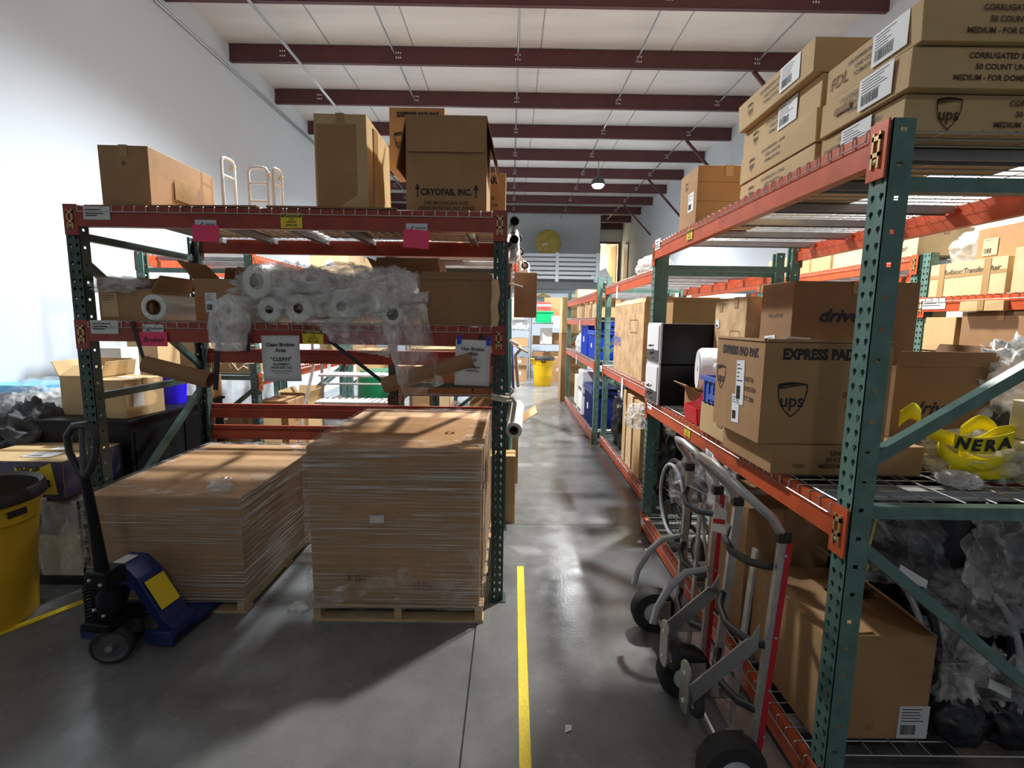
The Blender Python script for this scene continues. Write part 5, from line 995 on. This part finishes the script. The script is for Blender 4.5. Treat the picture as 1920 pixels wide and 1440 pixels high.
# ================================================================== HAND TRUCKS
def hand_truck(label, loc, rz, plates, group='hand trucks', H=1.07, lean=.0, glides=False, loop=True):
    """local x along the axle, y towards the nose plate, z up"""
    t = thing('hand_truck', label, 'hand truck', loc, rz, group); w = .185
    for s_ in (-1, 1):
        r = MB().bar((s_*w, .02, .06), (s_*w, .04+lean, H), .024, .036, (0, 1, 0)).build('side_rail', ALU, t); MB().bar((s_*(w+.014), .035, .10), (s_*(w+.014), .055+lean, H-.02), .004, .020, (0, 1, 0)).build('red_strip', REDS, r)
        for z in (.2, .4, .62, .95): MB().lathe([(0, .004), (.006, .003), (.007, 0)], 8, axis_m((s_*(w+.017), .045+lean*z, z), (s_, 0, 0))).build('rivet', STEEL, r)
        MB().box(s_*w-.018, s_*w+.018, .01+lean, .06+lean, H-.022, H+.022).build('rail_clamp', BLACK, t, bevel=.006)
        wheel(t, (s_*(w+.075), -.10, .128), (1, 0, 0), .128, .085, .5, 'tyre', RUBBER, LGREY)
        br = MB(); br.prism([(-.04, 0), (.04, 0), (.035, .14), (-.035, .14)], -.004, .004, Matrix.Translation((s_*w, -.06, .08)) @ Matrix.Rotation(R(90), 4, 'Z')); br.build('axle_bracket', STEEL, t)
        if plates:
            MB().add([(s_*w-.012, .01, .66), (s_*w-.012, -.02, .60), (s_*w-.012, -.035, .60), (s_*w-.012, -.245, .40), (s_*w-.012, -.225, .33), (s_*w-.012, .01, .56),
                      (s_*w-.004, .01, .66), (s_*w-.004, -.02, .60), (s_*w-.004, -.035, .60), (s_*w-.004, -.245, .40), (s_*w-.004, -.225, .33), (s_*w-.004, .01, .56)],
                     [(0, 1, 2, 3, 4, 5), (6, 7, 8, 9, 10, 11)]+[(j, (j+1) % 6, (j+1) % 6+6, j+6) for j in range(6)]).build('folding_arm', STEEL, t)
            pl = [(.035*math.cos(a*math.pi/8), .075+.035*math.sin(a*math.pi/8)) for a in range(9)]+[(.035*math.cos(a*math.pi/8), -.075+.035*math.sin(a*math.pi/8)) for a in range(8, 17)]
            p = MB().prism(pl, -.004, .004, Matrix.Translation((s_*w*.72, -.245, .36)) @ Matrix.Rotation(R(8), 4, 'Z')).build('caster_plate', STEEL, t)
            wheel(p, (s_*w*.72, -.20, .30), (0, 1, 0), .062, .032, .5, 'folded_caster', RUBBER, GREY)
            for z in (.30, .42): MB().lathe([(0, .005), (.008, .004), (.009, 0)], 8, axis_m((s_*w*.72, -.250, z), (0, -1, 0))).build('bolt_head', WHITEP, p)
        if glides:
            MB().tube([(s_*w, .01, .62), (s_*w, -.09, .60), (s_*w, -.16, .53), (s_*w, -.22, .42), (s_*w, -.235, .33)], [.014, .017, .018, .017, .012], 8).build('stair_glide', GREY, t, True); MB().tube([(s_*w, -.18, .535), (s_*w, -.232, .42), (s_*w, -.252, .33)], .007, 6).build('glide_strip', WHITEP, t, True)
    MB().bar((0, .02, .08), (0, .035+lean, .88), .032, .012, (0, 1, 0)).build('centre_strip', ALU, t)
    for z in (.30, .58, .90):
        MB().tube([(-w, .03, z), (-w*.6, -.015, z-.02), (0, -.035, z-.03), (w*.6, -.015, z-.02), (w, .03, z)], .016, 8).build('cross_strap', BLACK, t, True)
    MB().tube([(-w-.07, -.10, .128), (w+.07, -.10, .128)], .010, 8).build('axle', STEEL, t, True)
    MB().box(-.22, .22, .04, .20, .0, .012).build('nose_plate', ALU, t)
    if loop:
        q = w-.0; MB().tube([(-q, .035+lean, H), (-q, -.01+lean, H+.07), (-q+.01, -.09, H+.165), (-q+.05, -.14, H+.215), (-.05, -.165, H+.24), (.05, -.165, H+.24), (q-.05, -.14, H+.215), (q-.01, -.09, H+.165), (q, -.01+lean, H+.07), (q, .035+lean, H)], .0175, 10).build('handle_loop', ALU, t, True)
    else:
        MB().tube([(0-w, .035, H), (-w, .02, H+.06), (-w+.01, -.03, H+.12), (-w+.05, -.06, H+.17), (0, -.07, H+.185), (w-.05, -.06, H+.17), (w-.01, -.03, H+.12), (w, .02, H+.06), (w, .035, H)], .0155, 10).build('handle_loop', ALU, t, True)
    return t
h1 = hand_truck('nearest aluminium hand truck with a looped handle and folded casters, against the right rack', (.965, 1.92, 0), -90, True, lean=.03, H=1.02)
h2 = hand_truck('second aluminium hand truck behind the nearest one, red strip on its rail', (.965, 2.43, 0), -90, False, lean=.0, H=1.02, glides=True, loop=False)
t = thing('price_tag', 'cream paper tag tied to the handle of the nearest hand truck', 'tag', (.90, 1.99, 1.035)); MB().prism([(-.03, -.11), (.035, -.12), (.028, -.015), (.0, .0), (-.022, -.02)], -.001, .001, Matrix.Rotation(R(-20), 4, 'Z')).build('tag_card', mat('cream_card', (.78, .74, .60), .7), t); MB().box(-.022, .024, -.003, -.0012, -.075, -.055, Matrix.Rotation(R(-20), 4, 'Z')).build('red_print', REDS, t)
MB().tube([(0, 0, 0), (-.03, .05, .03), (-.09, .12, .05)], .0015, 4).build('tag_string', WHITEP, t)
b = sheet('paper_bag', [(1.02, 2.46, 1.17), (1.06, 2.22, 1.08), (1.05, 2.24, .88), (1.02, 2.4, .90)], PAPER, 12, 14, .012, 33); s_ = b.modifiers.new('t', 'SOLIDIFY'); s_.thickness = .001; tag(b, 'white paper tucked behind the handle of the second hand truck', 'paper')
b = crumple('film_bundle', (1.06, 2.72, .78), (.11, .14, .13), POLYD, 120, 5, .25); tag(b, 'grey film-wrapped bundle beside the second hand truck', 'bundle')

# ================================================================== SECOND AND THIRD RIGHT BAYS
T = 1.207
o, dm = carton('huge battered tan carton with blue letters in the second right bay', (1.345, 2.1), (4.96, 6.35), (T, T+.80), tone='worn', open_=True, flaps={'L': (-60, .14), 'F': (10, .06), 'B': (30, .1)})
text(o, dm, 'L', .10, .48, 'drive', .24, mat('blue_print', (.09, .12, .33), .7), .006, .2); m = face_m('L', *dm, .72, .70, .003); put(o, MB().box(-.16, .16, -.07, -.066, 0, .001).box(-.16, .16, .066, .07, 0, .001).box(-.16, -.156, -.07, .07, 0, .001).box(.156, .16, -.07, .07, 0, .001).mesh('printed_frame', BROWNINK), m, 'printed_frame')
o, dm = carton('open brown carton on top of the shelf behind the file units', (1.50, 2.15), (4.56, 4.93), (T+.0, T+.80), tone='kraft', open_=True, flaps={'F': (4, .03), 'L': (10, .05)}); MB().box(.02, .035, -dm[1]/2-.002, -dm[1]/2, dm[2]-.14, dm[2]).build('tape_strip', TAPE, o)
b = MB()
for i in range(4): b.box(-.10, .10, -.28+.02*i, .25, i*.004, i*.004+.003)
b = b.build('paper_sheets', WHITE); b.location = (1.43, 4.5, T+.004); tag(b, 'loose white sheets at the edge of the second right bay', 'paper')
for i, (x, y, z, h, lb) in enumerate(((1.315, 6.1, 2.25, .15, 'top beam of the second right bay'), (1.31, 5.6, 1.17, .22, 'middle beam of the second right bay'), (1.22, 8.6, 1.84, .18, 'upper beam of the far right bay'), (1.22, 8.9, 1.20, .16, 'middle beam of the far right bay'))):
    b = MB().add([(0, -.05, -h), (0, .05, -h), (0, .03, 0), (0, -.03, 0)], [(0, 1, 2, 3)]).build('paper_tag', WHITE); b.location = (x-.01, y, z); s_ = b.modifiers.new('t', 'SOLIDIFY'); s_.thickness = .001; b['group'] = 'hanging paper tags'; tag(b, 'white paper tag hanging from the '+lb, 'tag')
T = .178
for i, (y0, y1, z1, m_, lb) in enumerate(((4.95, 5.25, .98, 'tan', 'first tall flat carton standing on the bottom shelf of the second right bay'), (5.32, 5.55, 1.0, 'pale', 'second tall flat carton standing on the bottom shelf of the second right bay'), (5.62, 5.75, 1.02, 'tan', 'thin tall carton standing at the far end of the bottom shelf'))):
    carton(lb, (1.36, 1.95), (y0, y1), (T, z1), tone=m_, tape='y')
b = crumple('black_bag', (1.62, 6.3, T), (.22, .35, .45), WCF, 130, 5, .25); tag(b, 'black wrapped bundle on the bottom shelf beyond the tall flat cartons', 'bundle')
b = crumple('black_bag', (1.55, 4.55, T), (.20, .18, .45), WCF, 131, 5, .25); tag(b, 'black bundle behind the second right post on the bottom shelf', 'bundle')
def tote(label, x0, x1, y0, y1, z0, z1, m, group, lid=True):
    t = thing('plastic_tote', label, 'tote', ((x0+x1)/2, (y0+y1)/2, z0), 0, group); w, d, h = (x1-x0)/2, (y1-y0)/2, z1-z0; g = MB()
    g.add([(-w*.86, -d*.86, 0), (w*.86, -d*.86, 0), (w*.86, d*.86, 0), (-w*.86, d*.86, 0), (-w, -d, h*.9), (w, -d, h*.9), (w, d, h*.9), (-w, d, h*.9)], [(0, 3, 2, 1), (0, 1, 5, 4), (1, 2, 6, 5), (2, 3, 7, 6), (3, 0, 4, 7)])
    for i in range(7): y = -d*.75+d*1.5*i/6; g.box(-w-.003, -w*.86, y-.012, y+.012, .02, h*.86)
    g.build('tote_body', m, t); MB().box(-w-.02, w+.02, -d-.02, d+.02, h*.86, h*.93).build('tote_rim', m, t, bevel=.004)
    if lid: MB().box(-w-.01, w+.01, -d-.01, d+.01, h*.93, h).build('tote_lid', m, t, bevel=.008)
    MB().box(-w-.008, -w-.003, -.05, .04, h*.4, h*.55).build('white_label', WHITEP, t); return t
tote('first royal blue tote on the middle shelf of the far right bay', 1.27, 1.85, 7.3, 7.95, 1.237, 1.68, BLUE, 'blue totes'); tote('second royal blue tote on the middle shelf of the far right bay', 1.27, 1.85, 8.05, 8.85, 1.237, 1.82, BLUE, 'blue totes')
tote('tall navy tote on the bottom shelf of the far right bay', 1.27, 1.95, 7.35, 8.25, .168, .80, NAVY, 'blue totes')
for i, (y0, y1, z0, z1, m_, lb) in enumerate(((8.5, 9.0, .168, .55, WHITEP, 'lower white machine case on the bottom shelf of the far right bay'), (8.45, 9.0, .555, .95, LGREY, 'grey machine case stacked on the white one in the far right bay'), (9.1, 9.5, .168, .8, IVORY, 'ivory machine case on the bottom shelf of the far right bay'))):
    t = thing('machine_case', lb, 'case', (1.55, (y0+y1)/2, z0)); d = (y1-y0)/2; MB().box(-.28, .28, -d, d, 0, z1-z0).build('case_body', m_, t, bevel=.015); MB().box(-.29, -.28, -d*.6, d*.6, .05, .09).build('case_slot', DGREY, t)
b = crumple('white_bag', (1.32, 9.05, 1.237), (.1, .12, .2), WHITEP, 140, 4, .2); tag(b, 'white bag beside the blue totes', 'bag')
ws = ['nearest', 'second', 'third', 'fourth', 'fifth', 'sixth', 'seventh', 'eighth']
y = 7.25
for i in range(8):
    d = (.16, .22, .12, .3, .14, .2, .3, .24)[i]; carton('small carton in the upper row of the far right bay, %s from the camera' % ws[i], (1.27, 1.6), (y, y+d), (1.877, 1.877+(.24, .30, .22, .26, .28, .22, .25, .3)[i]), tone=('tan', 'pale', 'kraft')[i % 3], group='small cartons in the far right bay'); y += d+.07
o, dm = carton('tall tan carton standing beyond the far right bay', (1.15, 1.75), (11.0, 11.5), (1.55, 2.35), tone='tan'); carton('brown carton under the tall one beyond the far right bay', (1.15, 1.75), (11.0, 11.6), (0, 1.54), tone='kraft')

# ---- row by the right wall
T = 2.057
o, dm = carton('long pale taped carton handwritten Rollator/Transfer Chair on the right wall rack', (3.61, 4.1), (3.62, 4.32), (T, T+.27), tone='pale', tape='y')
text(o, dm, 'L', .58, .72, 'Rollator/Transfer Chair', .056, INK, .0003, .35, sx=.9)
for u in (.22, .78): m = face_m('L', *dm, u, .5, .001); put(o, MB().box(-.028, .028, -dm[2]/2, dm[2]/2, -.001, .0008).mesh('tape', TAPE), m, 'tape_strip')
MB().box(-dm[0]/2-.0015, -dm[0]/2, -dm[1]/2, dm[1]/2, .15, .18).build('tape_strip', TAPE, o)
o, dm = carton('pale carton at the right edge next to the Rollator carton', (3.61, 4.1), (3.25, 3.58), (T, T+.32), tone='pale', tape='y'); sticker(o, dm, 'L', .4, .8, .12, .10, 2)
o, dm = carton('brown carton on top of the Rollator carton', (3.72, 4.2), (3.62, 4.0), (T+.272, T+.52), tone='kraft', tape='y'); sticker(o, dm, 'L', .3, .4, .12, .13, 1, True, 0, K['pale'])
b = crumple('wrapped_parcel', (3.9, 4.15, T+.272), (.2, .16, .16), POLY, 150, 4, .15); tag(b, 'grey plastic parcel beside the brown carton on the Rollator carton', 'parcel'); 
T = 1.107
boxes([(3.61, 4.1, 3.98, 4.3, T+.50, T+.78, 'tan', 'upper tan carton at the left end'), (3.61, 4.1, 3.3, 3.93, T+.50, T+.82, 'brown', 'long dark carton at the right'), (3.61, 4.15, 3.3, 4.28, T, T+.49, 'kraft', 'wide brown carton below'),
       (3.55, 4.0, 3.55, 3.9, T+.822, T+.90, 'tan', 'flat tan carton on the dark one')], 'cartons on the nearest wall rack', 'on the lower shelf by the right wall')
T = 2.438
o, dm = carton('pale carton handwritten transfer chair on the upper right wall shelf', (3.61, 4.1), (4.45, 4.95), (T, T+.25), tone='pale', tape='y'); text(o, dm, 'L', .5, .65, 'transfer', .075, INK, .0003, .3, sx=.85); text(o, dm, 'L', .62, .3, 'Chair', .075, INK, .0003, .3, sx=.85)
boxes([(3.61, 4.15, 5.0, 5.6, T, T+.26, 'pale', 'long pale carton'), (3.61, 4.1, 5.65, 6.0, T, T+.26, 'tan', 'tan carton'), (3.61, 4.1, 6.05, 6.5, T, T+.28, 'tan', 'second tan carton'), (3.61, 4.1, 6.55, 7.0, T, T+.24, 'pale', 'far pale carton')], 'cartons on the upper right wall shelf', 'on the upper shelf of the right wall row')
T = 1.607
o, dm = carton('tall pale carton with a strap and handwriting 18 wide on the right wall rack', (3.61, 3.95), (4.46, 4.78), (T, T+.60), tone='pale', tape='y'); text(o, dm, 'L', .5, .28, '18 WIDE', .06, BROWNINK, .0002, .3, sx=.8); sticker(o, dm, 'L', .62, .65, .10, .16, 4); MB().box(-dm[0]/2-.003, -dm[0]/2, dm[1]*.25, dm[1]*.3, 0, dm[2]).build('black_strap', BLACK, o)
boxes([(3.61, 4.1, 4.85, 5.3, T, T+.6, 'tan', 'tan carton, first'), (3.61, 4.1, 5.35, 5.8, T, T+.62, 'pale', 'pale carton, second'), (3.61, 4.1, 5.85, 6.3, T, T+.55, 'pale', 'pale carton, third'), (3.61, 4.1, 6.35, 6.9, T, T+.6, 'tan', 'tan carton, fourth'),
       (3.61, 4.1, 7.2, 7.8, T, T+.6, 'pale', 'pale carton in the far bay'), (3.61, 4.1, 7.9, 8.5, T, T+.62, 'tan', 'tan carton in the far bay'), (3.61, 4.1, 8.6, 9.3, T, T+.55, 'pale', 'second pale carton in the far bay')], 'cartons on the middle right wall shelf', 'on the middle shelf of the right wall row')
boxes([(3.61, 4.2, 4.5, 5.4, 0, 1.2, 'kraft', 'large brown carton'), (3.61, 4.2, 5.5, 6.5, 0, 1.1, 'kraft', 'second large brown carton')], 'big cartons on the floor by the right wall', 'on the floor level of the right wall row')

# ================================================================== FAR END
b = brute('yellow waste bin standing at the far end of the aisle', (.93, 13.75, 0), YBIN)
o = MB().box(-.06, .06, -.008, 0, -.03, .03).build('name_plate', INK, b); o.matrix_local = Matrix.Rotation(R(-30), 4, 'Z') @ Matrix.Translation((0, -.306, .70))
put(b, text_mesh('BRUTE', .032, .0006, 0, 'CENTER', YBIN, 1), o.matrix_local @ Matrix.Translation((0, -.0095, 0)) @ mxf, 'plate_lettering')
# wire shelving units full of boxes
def shelving(label, x0, x1, y0, y1, zs, h):
    t = thing('wire_shelving', label, 'shelving', ((x0+x1)/2, (y0+y1)/2, 0), 0, 'wire shelving at the far end'); w, d = (x1-x0)/2, (y1-y0)/2
    for sx in (-1, 1):
        for sy in (-1, 1): MB().tube([(sx*w, sy*d, 0), (sx*w, sy*d, h)], .014, 6).build('shelf_post', STEEL, t)
    for z in zs: MB().box(-w, w, -d, d, z-.02, z).build('shelf', STEEL, t)
shelving('wire shelving unit behind the far yellow bin, left one', .0, .58, 14.6, 15.2, (.5, 1.05, 1.55, 1.85), 2.3)
shelving('wire shelving unit behind the far yellow bin, right one', .66, 1.75, 15.4, 16.0, (.45, 1.1, 1.75), 1.95)
boxes([(.05, .5, 14.65, 15.1, .0, .48, 'kraft', 'low brown carton left of the yellow bin'), (.05, .52, 14.65, 15.1, 1.052, 1.30, 'kraft', 'brown carton on the third shelf of the left unit'), (.05, .5, 14.65, 15.1, .502, .7, 'brown', 'dark carton on the second shelf of the left unit'), (.05, .38, 14.65, 15.1, 1.852, 2.5, 'pale', 'tall pale carton on top of the left unit'),
       (.72, 1.2, 15.45, 15.9, 1.102, 1.35, 'kraft', 'brown carton on the middle shelf of the right unit'), (1.22, 1.68, 15.45, 15.9, 1.102, 1.45, 'kraft', 'second brown carton on the middle shelf of the right unit'), (.72, 1.66, 15.45, 15.9, .452, .85, 'kraft', 'wide brown carton on the lower shelf of the right unit'), (1.05, 1.55, 15.5, 15.95, 1.752, 2.55, 'kraft', 'brown carton on top of the right unit'),
       (1.25, 1.65, 14.5, 14.9, .0, .75, 'kraft', 'brown carton on the floor right of the yellow bin'), (1.95, 2.75, 14.5, 15.1, 1.757, 2.75, 'tan', 'tall tan carton on the pale grey cabinet')], 'cartons at the far end of the aisle', 'at the far end')
b = crumple('yellowish_bag', (.29, 14.85, 1.553), (.25, .20, .18), POLY, 160, 4, .15); tag(b, 'white and yellow plastic bag on the far left shelving', 'plastic bag')
tote('green tote on the far shelving with a red box on it', .78, 1.3, 15.0, 15.4, 1.76, 2.12, mat('green_tote_plastic', (.0, .38, .12), .4), 'coloured containers on the far shelving', True)
b = thing('red_box', 'small red box above the green tote', 'box', (1.02, 15.2, 2.122)); MB().box(-.2, .2, -.15, .15, 0, .26).build('box_body', mat('bright_red', (.85, .05, .03), .5), b, bevel=.004); MB().box(-.201, .201, -.152, .152, .14, .2).build('white_band', WHITEP, b)
t = thing('grey_machine', 'grey machine case right of the green tote', 'case', (1.45, 15.1, 1.76)); MB().box(-.22, .22, -.15, .15, 0, .22).build('case_body', GREY, t, bevel=.03)
t = thing('notice_board', 'white framed notice in front of the far shelving', 'notice', (1.12, 15.38, 1.102)); MB().box(-.19, .19, -.01, .01, 0, .50).build('notice_sheet', WHITEP, t)
t = thing('shelf_box', 'white storage boxes along the shelf top at the far end', 'box', (1.6, 15.0, 1.62)); MB().box(-.3, .3, -.15, .15, 0, .13).build('box_body', WHITEP, t)
shelving('tall grey shelving column right of the far yellow bin', 1.72, 2.1, 14.0, 14.4, (.2, .8, 1.4), 2.05)
t = thing('office_chair', 'black office chair at the far end of the aisle', 'chair', (1.85, 12.8, 0)); MB().box(-.22, .22, -.22, .22, .46, .52).build('seat', WCF, t, bevel=.02); MB().box(-.2, .2, .18, .23, .6, 1.0).build('backrest', WCF, t, bevel=.02); MB().tube([(0, 0, .08), (0, 0, .46)], .025, 8).build('gas_column', STEEL, t)
for k in range(5): a = 2*math.pi*k/5; MB().tube([(0, 0, .09), (.26*math.cos(a), .26*math.sin(a), .05)], .02, 6).build('leg', BLACK, t); 
t = thing('steel_cabinet', 'pale grey steel cabinet under the tall tan carton at the far end', 'cabinet', (2.35, 14.8, 0)); MB().box(-.42, .42, -.3, .3, 0, 1.755).build('cabinet_body', LGREY, t, bevel=.004); MB().box(-.40, -.01, -.312, -.3, .1, 1.7).build('cabinet_door', LGREY, t, bevel=.003); MB().box(.01, .40, -.312, -.3, .1, 1.7).build('cabinet_door', LGREY, t, bevel=.003)
# railing of the mezzanine
t = thing('railing', 'white board railing along the upstairs landing', 'railing', (0, 17.7, 3.2))
for i in range(6): z = .16+.155*i; MB().box(-.1, 3.12, -.02, .02, z-.05, z+.05).build('rail_board', RAIL, t)
for x in (.25, 1.62, 3.05): MB().box(x-.06, x+.06, -.05, -.02, 0, 1.02).build('rail_post', RAIL, t)
b = MB().bar((3.1, 17.75, 3.6), (3.3, 17.75, 3.2), .04, .6, (0, 0, 1)).build('stair_gate', LGREY); tag(b, 'grey slanting stair gate at the right end of the upstairs railing', 'gate')
t = thing('gold_disc', 'large gold disc balloon floating in front of the grey upper wall', 'balloon', (1.42, 19.6, 4.85)); m = axis_m((0, 0, 0), (0, -1, 0))
MB().lathe([(0, .05)]+[(.52*math.sin(a*math.pi/16)+.0, .05*math.cos(a*math.pi/16)) for a in range(1, 16)]+[(0, -.05)], 11, m).build('disc_body', GOLD, t, True); MB().box(-.25, -.05, -.07, -.05, -.06, .0, Matrix.Rotation(R(-15), 4, 'Y')).build('pale_patch', WHITEP, t); MB().tube([(0, 0, .5), (0, 0, 1.28)], .004, 4).build('hanging_string', WHITEP, t)
t = thing('pendant_shade', 'small gold pendant shade under the mezzanine edge', 'lamp', (1.15, 17.75, 2.68)); MB().lathe([(.03, .12), (.05, .1), (.28, .02), (.28, 0)], 24).build('shade', GOLD, t, True); MB().tube([(0, 0, .1), (0, 0, .272)], .008, 6).build('rod', GOLD, t)
